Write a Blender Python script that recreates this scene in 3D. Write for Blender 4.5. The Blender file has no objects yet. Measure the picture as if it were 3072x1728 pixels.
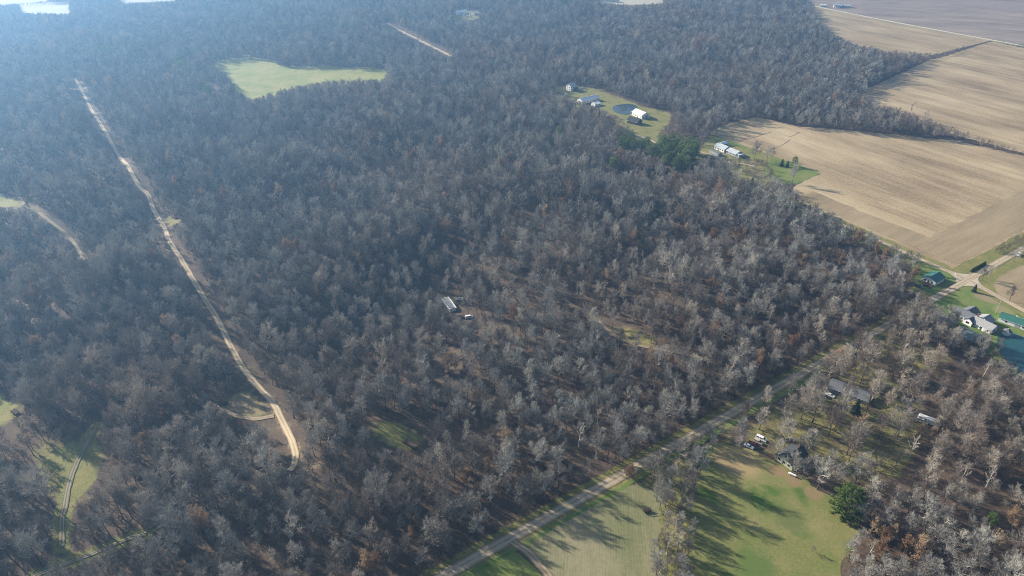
import bpy, bmesh, math, random
import numpy as np
from mathutils import Vector, Matrix
R = math.radians
rng = np.random.default_rng(7)
random.seed(7)
sc = bpy.context.scene
col = sc.collection

# ------------------------------------------------------------------ camera, sky, sun, exposure
CAM_H = 235.0
PITCH = 31.5
FPX = 2048.0                      # focal length in pixels of the 3072 x 1728 photograph
cam_d = bpy.data.cameras.new('camera')
cam_d.sensor_width = 36.0
cam_d.lens = 24.0
cam_d.clip_start = 1.0
cam_d.clip_end = 12000.0
cam = bpy.data.objects.new('camera', cam_d)
col.objects.link(cam)
cam.location = (0, 0, CAM_H)
cam.rotation_euler = (R(90 - PITCH), 0, 0)
sc.camera = cam

SUN_EL = 23.5
SUN_TO = Vector((-1.0, 0.63, 0)).normalized()          # horizontal direction towards the sun
world = bpy.data.worlds.new('World')
sc.world = world
world.use_nodes = True
wn = world.node_tree.nodes
sky = wn.new('ShaderNodeTexSky')
sky.sky_type = 'NISHITA'
sky.sun_disc = False
sky.sun_elevation = R(SUN_EL)
sky.sun_rotation = math.atan2(SUN_TO.x, SUN_TO.y)
sky.air_density = 1.0
sky.dust_density = 1.2
world.node_tree.links.new(sky.outputs[0], wn['Background'].inputs[0])
wn['Background'].inputs[1].default_value = 0.066

sun_d = bpy.data.lights.new('sun', 'SUN')
sun_d.energy = 5.0
sun_d.angle = R(0.55)
sun_d.color = (1.0, 0.92, 0.80)
sun = bpy.data.objects.new('sun', sun_d)
col.objects.link(sun)
to_sun = Vector((SUN_TO.x * math.cos(R(SUN_EL)), SUN_TO.y * math.cos(R(SUN_EL)), math.sin(R(SUN_EL))))
sun.rotation_euler = to_sun.to_track_quat('Z', 'Y').to_euler()
sun.location = to_sun * 3000

sc.view_settings.view_transform = 'Standard'
sc.view_settings.look = 'None'
sc.view_settings.exposure = 1.24
sc.view_settings.gamma = 1.0
sc.view_settings.use_curve_mapping = False
cy = sc.cycles
cy.max_bounces = 4
cy.diffuse_bounces = 2
cy.glossy_bounces = 2
cy.transmission_bounces = 2
cy.volume_bounces = 0
cy.transparent_max_bounces = 4
cy.use_denoising = True
cy.denoising_prefilter = 'NONE'
cy.sample_clamp_indirect = 4.0
cy.filter_width = 0.95

# ------------------------------------------------------------------ pixels to places
cp, sp = math.cos(R(PITCH)), math.sin(R(PITCH))
A_DIR = np.array([math.cos(R(34.0)), math.sin(R(34.0))])       # the gravel road
HILL_FLAT = [(-300, 910, 190, 120), (115, 785, 130, 110), (-200, 222, 60, 70)]


def sstep(a, b, x):
    t = np.clip((x - a) / (b - a), 0, 1)
    return t * t * (3 - 2 * t)


def hgt(x, y):
    """terrain height in metres: low hills under the woods, flat under the fields"""
    x = np.asarray(x, float)
    y = np.asarray(y, float)
    h = 1.5 * (2.6 * np.sin(x * 0.021 + y * 0.013 + 1.0) + 2.2 * np.sin(-x * 0.016 + y * 0.027 + 0.4)
         + 1.5 * np.sin(x * 0.043 - y * 0.019 + 2.0) + 1.3 * np.sin(x * 0.035 + y * 0.045 + 0.7))
    dA = -(x - 52) * A_DIR[1] + (y - 228) * A_DIR[0]           # metres beyond the gravel road
    dB = -((x - 305) * A_DIR[0] + (y - 392) * A_DIR[1])        # metres left of the cross road
    m = sstep(12, 110, dA) * sstep(10, 150, dB) * (1 - sstep(1050, 1350, y))
    for cx, cyy, r0, fade in HILL_FLAT:
        m = m * sstep(r0, r0 + fade, np.hypot(x - cx, y - cyy))
    return h * m


def ray(px, py):
    u = (px - 1536) / FPX
    v = (864 - py) / FPX
    return np.array([u, cp + v * sp, -sp + v * cp])


def at(px, py, dz=0.0):
    """the place on the ground (or dz above it) seen at a pixel"""
    d = ray(px, py)
    z = dz
    for _ in range(40):
        t = (CAM_H - z) / -d[2]
        z = 0.55 * z + 0.45 * (float(hgt(d[0] * t, d[1] * t)) + dz)
    t = (CAM_H - z) / -d[2]
    return np.array([d[0] * t, d[1] * t])


def proj(x, y, z):
    dep = y * cp - (z - CAM_H) * sp
    up = y * sp + (z - CAM_H) * cp
    dep = np.maximum(dep, 1.0)
    return 1536 + FPX * x / dep, 864 - FPX * up / dep, dep


def inpoly(px, py, poly):
    px = np.asarray(px)
    py = np.asarray(py)
    inside = np.zeros(px.shape, bool)
    n = len(poly)
    for i in range(n):
        x0, y0 = poly[i]
        x1, y1 = poly[(i + 1) % n]
        if y0 == y1:
            continue
        c = ((y0 > py) != (y1 > py)) & (px < (x1 - x0) * (py - y0) / (y1 - y0) + x0)
        inside ^= c
    return inside


def dist_line(x, y, pts):
    """distance of points to a polyline"""
    best = np.full(np.shape(x), 1e9)
    for (ax, ay), (bx, by) in zip(pts[:-1], pts[1:]):
        dx, dy = bx - ax, by - ay
        L = dx * dx + dy * dy + 1e-9
        t = np.clip(((x - ax) * dx + (y - ay) * dy) / L, 0, 1)
        best = np.minimum(best, np.hypot(x - ax - t * dx, y - ay - t * dy))
    return best


def smooth_line(pts, step=4.0):
    P = [np.array(p, float) for p in pts]
    P = [2 * P[0] - P[1]] + P + [2 * P[-1] - P[-2]]
    out = []
    for i in range(1, len(P) - 2):
        n = max(1, int(np.linalg.norm(P[i + 1] - P[i]) / step))
        for k in range(n):
            t = k / n
            a, b, c, d = P[i - 1], P[i], P[i + 1], P[i + 2]
            out.append(0.5 * (2 * b + (c - a) * t + (2 * a - 5 * b + 4 * c - d) * t * t + (3 * b - a - 3 * c + d) * t ** 3))
    out.append(P[-2])
    return np.array(out)


# ------------------------------------------------------------------ object helpers
def link(o, parent=None):
    col.objects.link(o)
    if parent is not None:
        o.parent = parent
    return o


def mesh_obj(name, verts, faces, mats, parent=None, smooth=False, fmat=None):
    me = bpy.data.meshes.new(name)
    me.from_pydata([tuple(map(float, v)) for v in verts], [], faces)
    for m in (mats if isinstance(mats, (list, tuple)) else [mats]):
        me.materials.append(m)
    if fmat is not None:
        me.polygons.foreach_set('material_index', fmat)
    if smooth:
        me.polygons.foreach_set('use_smooth', [True] * len(me.polygons))
    me.update()
    return link(bpy.data.objects.new(name, me), parent)


def tag(o, label, cat, group=None):
    o['label'] = label
    o['category'] = cat
    if group:
        o['group'] = group
    return o


def structure(o, label=None):
    o['kind'] = 'structure'
    if label:
        o['label'] = label
    return o


def thing(name, label, cat, loc, rz=0.0, group=None):
    o = bpy.data.objects.new(name, None)
    o.empty_display_size = 0.5
    link(o)
    o.location = loc
    o.rotation_euler = (0, 0, rz)
    return tag(o, label, cat, group)


class MB:
    """collects boxes, prisms and tubes into one mesh"""
    def __init__(self):
        self.v, self.f = [], []

    def add(self, v, f):
        n = len(self.v)
        self.v += [tuple(p) for p in v]
        self.f += [tuple(i + n for i in q) for q in f]
        return self

    def box(self, x0, x1, y0, y1, z0, z1):
        v = [(x, y, z) for z in (z0, z1) for y in (y0, y1) for x in (x0, x1)]
        return self.add(v, [(0, 2, 3, 1), (4, 5, 7, 6), (0, 1, 5, 4), (2, 6, 7, 3), (0, 4, 6, 2), (1, 3, 7, 5)])

    def prism(self, poly, axis, a, b):
        """extrude a 2-D outline along an axis: 'y' takes (x, z), 'x' takes (y, z), 'z' takes (x, y)"""
        n = len(poly)

        def pt(p, t):
            return {'y': (p[0], t, p[1]), 'x': (t, p[0], p[1]), 'z': (p[0], p[1], t)}[axis]
        v = [pt(p, a) for p in poly] + [pt(p, b) for p in poly]
        f = [tuple(range(n)), tuple(range(2 * n - 1, n - 1, -1))]
        f += [(i, i + n, (i + 1) % n + n, (i + 1) % n) for i in range(n)]
        return self.add(v, f)

    def tube(self, p0, p1, r0, r1, n=6):
        p0, p1 = Vector(p0), Vector(p1)
        d = (p1 - p0).normalized()
        a = d.orthogonal().normalized()
        b = d.cross(a)
        v = []
        for p, r in ((p0, r0), (p1, r1)):
            for i in range(n):
                t = 2 * math.pi * i / n
                v.append(p + a * (r * math.cos(t)) + b * (r * math.sin(t)))
        f = [(i, (i + 1) % n, (i + 1) % n + n, i + n) for i in range(n)] + [tuple(range(n - 1, -1, -1)), tuple(range(n, 2 * n))]
        return self.add(v, f)

    def build(self, name, mat, parent=None, smooth=False):
        return mesh_obj(name, self.v, self.f, mat, parent, smooth)


# ------------------------------------------------------------------ materials
def newmat(name, rough=0.9, spec=0.2):
    m = bpy.data.materials.new(name)
    m.use_nodes = True
    b = m.node_tree.nodes['Principled BSDF']
    b.inputs['Roughness'].default_value = rough
    b.inputs['Specular IOR Level'].default_value = spec
    return m, m.node_tree.nodes, m.node_tree.links, b


def plain(name, c, rough=0.8, spec=0.3, var=0.12, scale=0.6, metal=0.0):
    m, n, l, b = newmat(name, rough, spec)
    b.inputs['Metallic'].default_value = metal
    tc = n.new('ShaderNodeTexCoord')
    no = n.new('ShaderNodeTexNoise')
    no.inputs['Scale'].default_value = scale
    no.inputs['Detail'].default_value = 4
    l.new(tc.outputs['Object'], no.inputs['Vector'])
    mx = ramp(n, [(0.3, [x * (1 - var) for x in c]), (0.7, [min(1, x * (1 + var)) for x in c])])
    l.new(no.outputs[0], mx.inputs[0])
    l.new(mx.outputs[0], b.inputs['Base Color'])
    return m


def ramp(n, stops, interp='LINEAR'):
    r = n.new('ShaderNodeValToRGB')
    r.color_ramp.interpolation = interp
    e = r.color_ramp.elements
    while len(e) < len(stops):
        e.new(0.5)
    for el, (p, c) in zip(e, stops):
        el.position = p
        el.color = tuple(c) + (1,)
    return r


def math_node(n, l, op, a, b=None, clamp=False):
    k = n.new('ShaderNodeMath')
    k.operation = op
    k.use_clamp = clamp
    for i, s in enumerate((a, b)):
        if s is None:
            continue
        if isinstance(s, (int, float)):
            k.inputs[i].default_value = s
        else:
            l.new(s, k.inputs[i])
    return k.outputs[0]


def mixc(n, l, fac, a, b, mode='MIX'):
    k = n.new('ShaderNodeMix')
    k.data_type = 'RGBA'
    k.blend_type = mode
    for i, s in ((0, fac), (6, a), (7, b)):
        if isinstance(s, (int, float)):
            k.inputs[i].default_value = s
        elif isinstance(s, (tuple, list)):
            k.inputs[i].default_value = tuple(s) + (1,)
        else:
            l.new(s, k.inputs[i])
    return k.outputs[2]


def noise(n, l, vec, scale, detail=4, rough=0.6):
    k = n.new('ShaderNodeTexNoise')
    k.inputs['Scale'].default_value = scale
    k.inputs['Detail'].default_value = detail
    k.inputs['Roughness'].default_value = rough
    l.new(vec, k.inputs['Vector'])
    return k.outputs[0]


def mapped(n, l, vec, rz=0.0, scale=(1, 1, 1)):
    for r_, s_ in ((rz, (1, 1, 1)), (0.0, scale)):          # turn first, then stretch
        k = n.new('ShaderNodeMapping')
        k.inputs['Rotation'].default_value = (0, 0, r_)
        k.inputs['Scale'].default_value = s_
        l.new(vec, k.inputs['Vector'])
        vec = k.outputs[0]
    return vec


def attr(n, name):
    k = n.new('ShaderNodeAttribute')
    k.attribute_name = name
    return k.outputs['Fac']


def bump(n, l, b, h, strength=0.4, dist=0.3):
    k = n.new('ShaderNodeBump')
    k.inputs['Strength'].default_value = strength
    k.inputs['Distance'].default_value = dist
    l.new(h, k.inputs['Height'])
    l.new(k.outputs[0], b.inputs['Normal'])


def mat_ground():
    m, n, l, b = newmat('forest_floor')
    pos = n.new('ShaderNodeNewGeometry').outputs['Position']
    n1 = noise(n, l, pos, 0.012, 5)
    n2 = noise(n, l, pos, 0.11, 6, 0.7)
    n3 = noise(n, l, pos, 0.9, 4, 0.7)
    litter = ramp(n, [(0.30, (0.055, 0.041, 0.031)), (0.50, (0.098, 0.068, 0.048)), (0.72, (0.165, 0.110, 0.072))])
    l.new(math_node(n, l, 'ADD', math_node(n, l, 'MULTIPLY', n2, 0.6), math_node(n, l, 'MULTIPLY', n3, 0.4)), litter.inputs[0])
    green = ramp(n, [(0.35, (0.060, 0.072, 0.030)), (0.62, (0.135, 0.120, 0.055))])
    l.new(n3, green.inputs[0])
    gm = ramp(n, [(0.54, (0, 0, 0)), (0.68, (0.7, 0.7, 0.7))])
    l.new(math_node(n, l, 'ADD', math_node(n, l, 'MULTIPLY', n1, 0.5), math_node(n, l, 'MULTIPLY', n2, 0.5)), gm.inputs[0])
    c = mixc(n, l, gm.outputs[0], litter.outputs[0], green.outputs[0])
    grass = ramp(n, [(0.30, (0.085, 0.115, 0.028)), (0.5, (0.19, 0.18, 0.055)), (0.70, (0.30, 0.24, 0.10))])
    l.new(math_node(n, l, 'ADD', math_node(n, l, 'MULTIPLY', n2, 0.7), math_node(n, l, 'MULTIPLY', n3, 0.3)), grass.inputs[0])
    nn = math_node(n, l, 'SUBTRACT', n2, 0.5)
    gf = ramp(n, [(0.38, (0, 0, 0)), (0.62, (1, 1, 1))])
    l.new(math_node(n, l, 'ADD', attr(n, 'grass'), nn), gf.inputs[0])
    c = mixc(n, l, gf.outputs[0], c, grass.outputs[0])
    tan = ramp(n, [(0.3, (0.20, 0.145, 0.085)), (0.7, (0.34, 0.26, 0.16))])
    l.new(n3, tan.inputs[0])
    df = ramp(n, [(0.38, (0, 0, 0)), (0.66, (1, 1, 1))])
    l.new(math_node(n, l, 'ADD', attr(n, 'dirt'), nn), df.inputs[0])
    c = mixc(n, l, df.outputs[0], c, tan.outputs[0])
    l.new(c, b.inputs['Base Color'])
    bump(n, l, b, n3, 0.6, 0.6)
    return m


def mat_field(name, c0, c1, c2, rz, along=0.006, across=0.09, fine=0.5, lines=0.0):
    """worked land: long streaks along the rows, blotches, fine stubble"""
    m, n, l, b = newmat(name)
    pos = n.new('ShaderNodeNewGeometry').outputs['Position']
    st = noise(n, l, mapped(n, l, pos, -rz, (along, across, 0)), 1.0, 5, 0.65)
    st2 = noise(n, l, mapped(n, l, pos, -rz, (along * 4, across * 6, 0)), 1.0, 4, 0.65)
    bl = noise(n, l, mapped(n, l, pos, -rz, (0.6, 1.6, 1)), 0.014, 6, 0.62)
    fi = noise(n, l, pos, fine, 5, 0.75)
    s = math_node(n, l, 'ADD', math_node(n, l, 'MULTIPLY', st, 0.20), math_node(n, l, 'MULTIPLY', bl, 0.38))
    s = math_node(n, l, 'ADD', s, math_node(n, l, 'MULTIPLY', st2, 0.16))
    s = math_node(n, l, 'ADD', s, math_node(n, l, 'MULTIPLY', fi, 0.26))
    if lines:
        wv = n.new('ShaderNodeTexWave')
        wv.bands_direction = 'Y'
        wv.inputs['Scale'].default_value = lines
        wv.inputs['Distortion'].default_value = 1.2
        wv.inputs['Detail'].default_value = 2
        wv.inputs['Detail Scale'].default_value = 0.15
        l.new(mapped(n, l, pos, -rz), wv.inputs['Vector'])
        s = math_node(n, l, 'ADD', s, math_node(n, l, 'MULTIPLY', math_node(n, l, 'SUBTRACT', wv.outputs[1], 0.5), 0.028))
    r = ramp(n, [(0.40, c0), (0.50, c1), (0.60, c2)])
    l.new(s, r.inputs[0])
    l.new(r.outputs[0], b.inputs['Base Color'])
    bump(n, l, b, fi, 0.5, 0.15)
    return m


def mat_grass(name, cols, scale=0.05, patch=None, fine=0.8, spots=()):
    m, n, l, b = newmat(name)
    pos = n.new('ShaderNodeNewGeometry').outputs['Position']
    a = noise(n, l, pos, scale, 6, 0.62)
    f = noise(n, l, pos, fine, 5, 0.75)
    r = ramp(n, [(0.32, cols[0]), (0.5, cols[1]), (0.66, cols[2])])
    l.new(math_node(n, l, 'ADD', math_node(n, l, 'MULTIPLY', a, 0.56), math_node(n, l, 'MULTIPLY', f, 0.44)), r.inputs[0])
    c = r.outputs[0]
    if patch:
        q = noise(n, l, pos, patch[0], 3, 0.5)
        pr = ramp(n, [(patch[1], (0, 0, 0)), (patch[1] + 0.08, (1, 1, 1))])
        l.new(math_node(n, l, 'ADD', math_node(n, l, 'MULTIPLY', q, 0.8), math_node(n, l, 'MULTIPLY', f, 0.2)), pr.inputs[0])
        c = mixc(n, l, pr.outputs[0], c, patch[2])
    for (sx_, sy_), rad_, cc in spots:                      # worn or lush places: (place, radius, colour)
        vd = n.new('ShaderNodeVectorMath')
        vd.operation = 'DISTANCE'
        vd.inputs[1].default_value = (sx_, sy_, 0)
        l.new(pos, vd.inputs[0])
        e_ = math_node(n, l, 'DIVIDE', vd.outputs['Value'], rad_)
        e_ = math_node(n, l, 'ADD', e_, math_node(n, l, 'MULTIPLY', math_node(n, l, 'SUBTRACT', a, 0.5), 1.6))
        e_ = math_node(n, l, 'ADD', e_, math_node(n, l, 'MULTIPLY', math_node(n, l, 'SUBTRACT', f, 0.5), 0.5))
        sr = ramp(n, [(0.55, (0.85, 0.85, 0.85)), (1.0, (0, 0, 0))])
        l.new(e_, sr.inputs[0])
        c = mixc(n, l, sr.outputs[0], c, cc)
    l.new(c, b.inputs['Base Color'])
    bump(n, l, b, f, 0.5, 0.2)
    return m


def mat_road(name, base, rut, edge, ruts=True):
    """u runs 0..1 across the ribbon, v in metres along it"""
    m, n, l, b = newmat(name)
    uv = n.new('ShaderNodeUVMap').outputs[0]
    sx = n.new('ShaderNodeSeparateXYZ')
    l.new(uv, sx.inputs[0])
    pos = n.new('ShaderNodeNewGeometry').outputs['Position']
    f = noise(n, l, pos, 0.7, 5, 0.7)
    a = noise(n, l, pos, 0.06, 5, 0.6)
    k = math_node(n, l, 'ABSOLUTE', math_node(n, l, 'SUBTRACT', sx.outputs[0], 0.5))      # 0 centre, 0.5 edge
    kk = math_node(n, l, 'ADD', k, math_node(n, l, 'MULTIPLY', math_node(n, l, 'SUBTRACT', a, 0.5), 0.22))
    kk = math_node(n, l, 'ADD', kk, math_node(n, l, 'MULTIPLY', math_node(n, l, 'SUBTRACT', f, 0.5), 0.16))
    if ruts:
        r = ramp(n, [(0.0, base), (0.09, base), (0.17, rut), (0.30, rut), (0.37, base), (0.5, edge)])
    else:
        r = ramp(n, [(0.0, base), (0.12, rut), (0.26, rut), (0.40, base), (0.5, edge)])
    l.new(kk, r.inputs[0])
    v = ramp(n, [(0.3, (0.72, 0.72, 0.72)), (0.7, (1.18, 1.16, 1.12))])
    l.new(math_node(n, l, 'ADD', math_node(n, l, 'MULTIPLY', a, 0.5), math_node(n, l, 'MULTIPLY', f, 0.5)), v.inputs[0])
    c = mixc(n, l, 1.0, r.outputs[0], v.outputs[0], 'MULTIPLY')
    l.new(c, b.inputs['Base Color'])
    bump(n, l, b, f, 0.5, 0.1)
    return m


def mat_twig(name, stops, spread=0.35, stand=0.0, leafy=0.0):
    """bare twigs: hue drifts slowly over the wood and jumps from tree to tree"""
    m, n, l, b = newmat(name, 0.85, 0.15)
    oi = n.new('ShaderNodeObjectInfo')
    a = noise(n, l, oi.outputs['Location'], 0.011, 3, 0.6)
    s = math_node(n, l, 'ADD', math_node(n, l, 'MULTIPLY', oi.outputs['Random'], spread), math_node(n, l, 'MULTIPLY', a, 1 - spread))
    r = ramp(n, stops)
    l.new(s, r.inputs[0])
    c = r.outputs[0]
    if stand:                                               # stands of browner and of greyer trees
        t = ramp(n, [(0.36, (1.22, 0.98, 0.78)), (0.50, (1.0, 1.0, 1.0)), (0.66, (0.86, 0.93, 0.98))])
        l.new(noise(n, l, oi.outputs['Location'], 0.0055, 3, 0.65), t.inputs[0])
        c = mixc(n, l, stand, c, t.outputs[0], 'MULTIPLY')
    l.new(c, b.inputs['Base Color'])
    if leafy:                                               # light passes through leaves and needles
        tl = n.new('ShaderNodeBsdfTranslucent')
        l.new(c, tl.inputs[0])
        mx = n.new('ShaderNodeMixShader')
        mx.inputs[0].default_value = leafy
        l.new(b.outputs[0], mx.inputs[1])
        l.new(tl.outputs[0], mx.inputs[2])
        l.new(mx.outputs[0], n['Material Output'].inputs['Surface'])
    return m


M = {}
M['ground'] = mat_ground()
M['bark'] = plain('bark', (0.105, 0.085, 0.068), 0.95, 0.1, 0.3, 1.5)
M['pale_bark'] = plain('pale_bark', (0.54, 0.49, 0.41), 0.85, 0.1, 0.2, 1.0)
M['twig'] = mat_twig('twig', [(0.14, (0.115, 0.092, 0.078)), (0.30, (0.235, 0.212, 0.184)), (0.44, (0.325, 0.310, 0.282)),
                              (0.56, (0.165, 0.138, 0.116)), (0.70, (0.355, 0.340, 0.302)), (0.88, (0.45, 0.405, 0.335))], 0.7, stand=0.5)
M['pale_twig'] = plain('pale_twig', (0.40, 0.36, 0.30), 0.85, 0.1, 0.15, 1.0)
M['rust'] = mat_twig('rust_leaf', [(0.2, (0.24, 0.135, 0.072)), (0.5, (0.33, 0.21, 0.12)), (0.8, (0.42, 0.30, 0.18))], 0.8, leafy=0.35)
M['needle'] = mat_twig('needle', [(0.2, (0.10, 0.155, 0.046)), (0.5, (0.15, 0.22, 0.058)), (0.8, (0.20, 0.27, 0.075))], 0.8, leafy=0.45)
M['dark_needle'] = mat_twig('dark_needle', [(0.2, (0.022, 0.045, 0.022)), (0.8, (0.045, 0.075, 0.035))], 0.8)
M['bright_needle'] = mat_twig('bright_needle', [(0.0, (0.11, 0.165, 0.042)), (1.0, (0.13, 0.18, 0.05))], 0.8, leafy=0.3)
M['shrub'] = mat_twig('shrub_twig', [(0.25, (0.13, 0.095, 0.07)), (0.5, (0.19, 0.16, 0.12)), (0.75, (0.17, 0.17, 0.10))])
ROWB = R(34 - 93)
M['stubble'] = mat_field('stubble', (0.175, 0.122, 0.066), (0.345, 0.258, 0.148), (0.50, 0.395, 0.238), ROWB)
M['stubble_dark'] = mat_field('stubble_dark', (0.195, 0.142, 0.080), (0.29, 0.22, 0.128), (0.38, 0.295, 0.178), R(34))
M['plough'] = mat_field('plough', (0.175, 0.135, 0.11), (0.265, 0.21, 0.168), (0.36, 0.29, 0.225), R(-20), 0.004, 0.05, lines=0.02)
M['crop'] = mat_field('sprouting_crop', (0.105, 0.120, 0.042), (0.175, 0.172, 0.082), (0.26, 0.225, 0.135), R(84), 0.03, 0.25, lines=0.27)
M['pasture'] = mat_grass('pasture', [(0.090, 0.122, 0.027), (0.165, 0.170, 0.053), (0.25, 0.205, 0.092)], 0.05, (0.06, 0.56, (0.075, 0.125, 0.024)), spots=[(at(2222, 1388), 13, (0.33, 0.245, 0.12)), (at(2190, 1376), 9, (0.30, 0.225, 0.11)), (at(2380, 1440), 4.5, (0.24, 0.165, 0.09)), (at(2440, 1480), 4.5, (0.24, 0.165, 0.09)), (at(2330, 1412), 5, (0.25, 0.17, 0.09)), (at(2270, 1700), 10, (0.085, 0.135, 0.03)), (at(2370, 1560), 9, (0.115, 0.135, 0.042))])
M['lawn'] = mat_grass('lawn', [(0.070, 0.130, 0.022), (0.125, 0.175, 0.040), (0.22, 0.20, 0.085)], 0.05, spots=[(at(2950, 890), 7, (0.27, 0.205, 0.12)), (at(2972, 900), 6, (0.27, 0.205, 0.12)), (at(3010, 930), 7, (0.25, 0.22, 0.10))])
M['meadow'] = mat_grass('meadow', [(0.14, 0.165, 0.035), (0.25, 0.25, 0.06), (0.38, 0.29, 0.12)], 0.03, fine=0.09)
M['bright_grass'] = mat_grass('bright_grass', [(0.09, 0.14, 0.026), (0.15, 0.185, 0.042), (0.22, 0.22, 0.08)], 0.06)
M['tan'] = mat_grass('worn_tan', [(0.24, 0.19, 0.085), (0.36, 0.275, 0.145), (0.44, 0.34, 0.19)], 0.12)
M['pale_field'] = mat_grass('pale_field', [(0.34, 0.30, 0.20), (0.43, 0.38, 0.27), (0.52, 0.47, 0.36)], 0.01)
M['gravel'] = mat_road('gravel_road', (0.33, 0.255, 0.165), (0.46, 0.375, 0.26), (0.22, 0.175, 0.10), False)
M['pale_road'] = mat_road('pale_road', (0.50, 0.45, 0.33), (0.58, 0.52, 0.40), (0.44, 0.41, 0.26), False)
M['trail'] = mat_road('dirt_trail', (0.40, 0.31, 0.20), (0.53, 0.43, 0.29), (0.31, 0.24, 0.145))
M['mud'] = mat_road('mud_trail', (0.14, 0.13, 0.065), (0.29, 0.25, 0.185), (0.14, 0.135, 0.06))
M['drive'] = mat_road('dirt_drive', (0.25, 0.19, 0.12), (0.37, 0.29, 0.195), (0.21, 0.17, 0.10))
M['ditch'] = plain('wet_soil', (0.075, 0.055, 0.04), 0.9, 0.2)
M['crossing'] = plain('crossing_gravel', (0.46, 0.39, 0.29), 0.9, 0.2, 0.12, 0.25)
M['pad'] = plain('pale_gravel', (0.60, 0.57, 0.50), 0.9, 0.2, 0.1, 0.3)


def mat_water(name, c):
    m, n, l, b = newmat(name, 0.12, 0.5)
    b.inputs['Base Color'].default_value = tuple(c) + (1,)
    pos = n.new('ShaderNodeNewGeometry').outputs['Position']
    bump(n, l, b, noise(n, l, pos, 0.6, 3), 0.12, 0.1)
    return m


M['water'] = mat_water('pond_water', (0.02, 0.075, 0.080))
M['water2'] = mat_water('far_pond_water', (0.035, 0.055, 0.065))
M['white'] = plain('white_siding', (0.74, 0.73, 0.70), 0.6, 0.3, 0.05, 1.5)
M['cream'] = plain('cream_siding', (0.40, 0.40, 0.29), 0.7, 0.3, 0.08, 1.5)
M['grey_siding'] = plain('grey_siding', (0.30, 0.32, 0.34), 0.7, 0.3, 0.08, 1.5)
M['wood'] = plain('weathered_wood', (0.17, 0.115, 0.075), 0.9, 0.1, 0.25, 3.0)
M['dark_wood'] = plain('dark_wood', (0.075, 0.055, 0.045), 0.9, 0.1, 0.25, 3.0)
M['shingle'] = plain('grey_shingle', (0.135, 0.14, 0.145), 0.9, 0.2, 0.2, 2.0)
M['pale_shingle'] = plain('pale_shingle', (0.30, 0.30, 0.29), 0.9, 0.2, 0.15, 2.0)
M['dark_shingle'] = plain('dark_shingle', (0.05, 0.055, 0.06), 0.9, 0.2, 0.2, 2.0)
M['green_metal'] = plain('green_metal_roof', (0.04, 0.14, 0.11), 0.45, 0.4, 0.12, 0.7)
M['dull_green_metal'] = plain('dull_green_roof', (0.17, 0.21, 0.19), 0.6, 0.4, 0.2, 0.7)
M['white_metal'] = plain('white_metal_roof', (0.72, 0.72, 0.70), 0.45, 0.4, 0.06, 0.7)
M['grey_metal'] = plain('grey_metal_roof', (0.42, 0.44, 0.45), 0.45, 0.4, 0.1, 0.7)
M['glass'] = plain('window_glass', (0.02, 0.025, 0.03), 0.08, 0.6, 0.05)
M['brick'] = plain('red_brick', (0.25, 0.10, 0.07), 0.9, 0.2, 0.15, 3.0)
M['tyre'] = plain('tyre_rubber', (0.02, 0.02, 0.02), 0.9, 0.2)
M['rim'] = plain('wheel_rim', (0.45, 0.45, 0.45), 0.4, 0.5)
M['lamp'] = plain('lamp_glass', (0.75, 0.73, 0.65), 0.2, 0.5, 0.02)
M['tail_lamp'] = plain('tail_lamp', (0.35, 0.02, 0.02), 0.3, 0.5, 0.02)
M['rusty'] = plain('rusty_metal', (0.13, 0.07, 0.045), 0.9, 0.3, 0.4, 1.5)
M['skirt'] = plain('trailer_skirt', (0.38, 0.37, 0.35), 0.8, 0.2)
PAINT = {k: plain(k + '_car_paint', c, 0.3, 0.5, 0.03) for k, c in dict(
    white=(0.78, 0.78, 0.77), maroon=(0.075, 0.014, 0.018), tan=(0.46, 0.40, 0.31), black=(0.02, 0.02, 0.023),
    silver=(0.50, 0.51, 0.52), blue=(0.05, 0.07, 0.13)).items()}

# ------------------------------------------------------------------ plan of the place, read off the photograph
ROAD_A_PX = [(1342, 1716), (1501, 1625), (1636, 1553), (1716, 1506), (1859, 1426), (1910, 1398), (2072, 1311), (2187, 1243),
             (2287, 1196), (2366, 1156), (2485, 1085), (2545, 1045), (2823, 878), (2895, 842), (2962, 799), (3072, 745)]
ga = np.array([at(*p) for p in ROAD_A_PX])
ca = ga.mean(0)
A_DIR2 = np.linalg.svd(ga - ca)[2][0]
A_DIR2 = A_DIR2 if A_DIR2[0] > 0 else -A_DIR2
A_N = np.array([-A_DIR2[1], A_DIR2[0]])                       # towards the big wood
CROSS = at(2899, 838)
CROSS = ca + A_DIR2 * np.dot(CROSS - ca, A_DIR2)
gb = np.array([at(*p) for p in [(1920, 410), (1958, 424), (2190, 530), (2240, 547), (2760, 762), (2840, 806)]])
B_DIR = (gb[0] + gb[1]) / 2 - CROSS
B_DIR /= np.linalg.norm(B_DIR)
print('ROAD A', A_DIR2, 'CROSS', CROSS, 'B', B_DIR, 'angle', math.degrees(math.acos(np.dot(A_DIR2, B_DIR))))
ROAD_A = [ca - A_DIR2 * 500, CROSS, CROSS + A_DIR2 * 1500]
ROAD_A = [ROAD_A[0], ROAD_A[2]]
B_END = CROSS + B_DIR * 520
B_BOT = at(3300, 1058)
ROAD_B = [B_END, CROSS, at(3000, 893), B_BOT]
ROAD_C = [at(2425, 15), at(2640, 58), at(2860, 99), at(3072, 138), at(3500, 216)]


def L(pts):
    return [at(*p) for p in pts]


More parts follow.
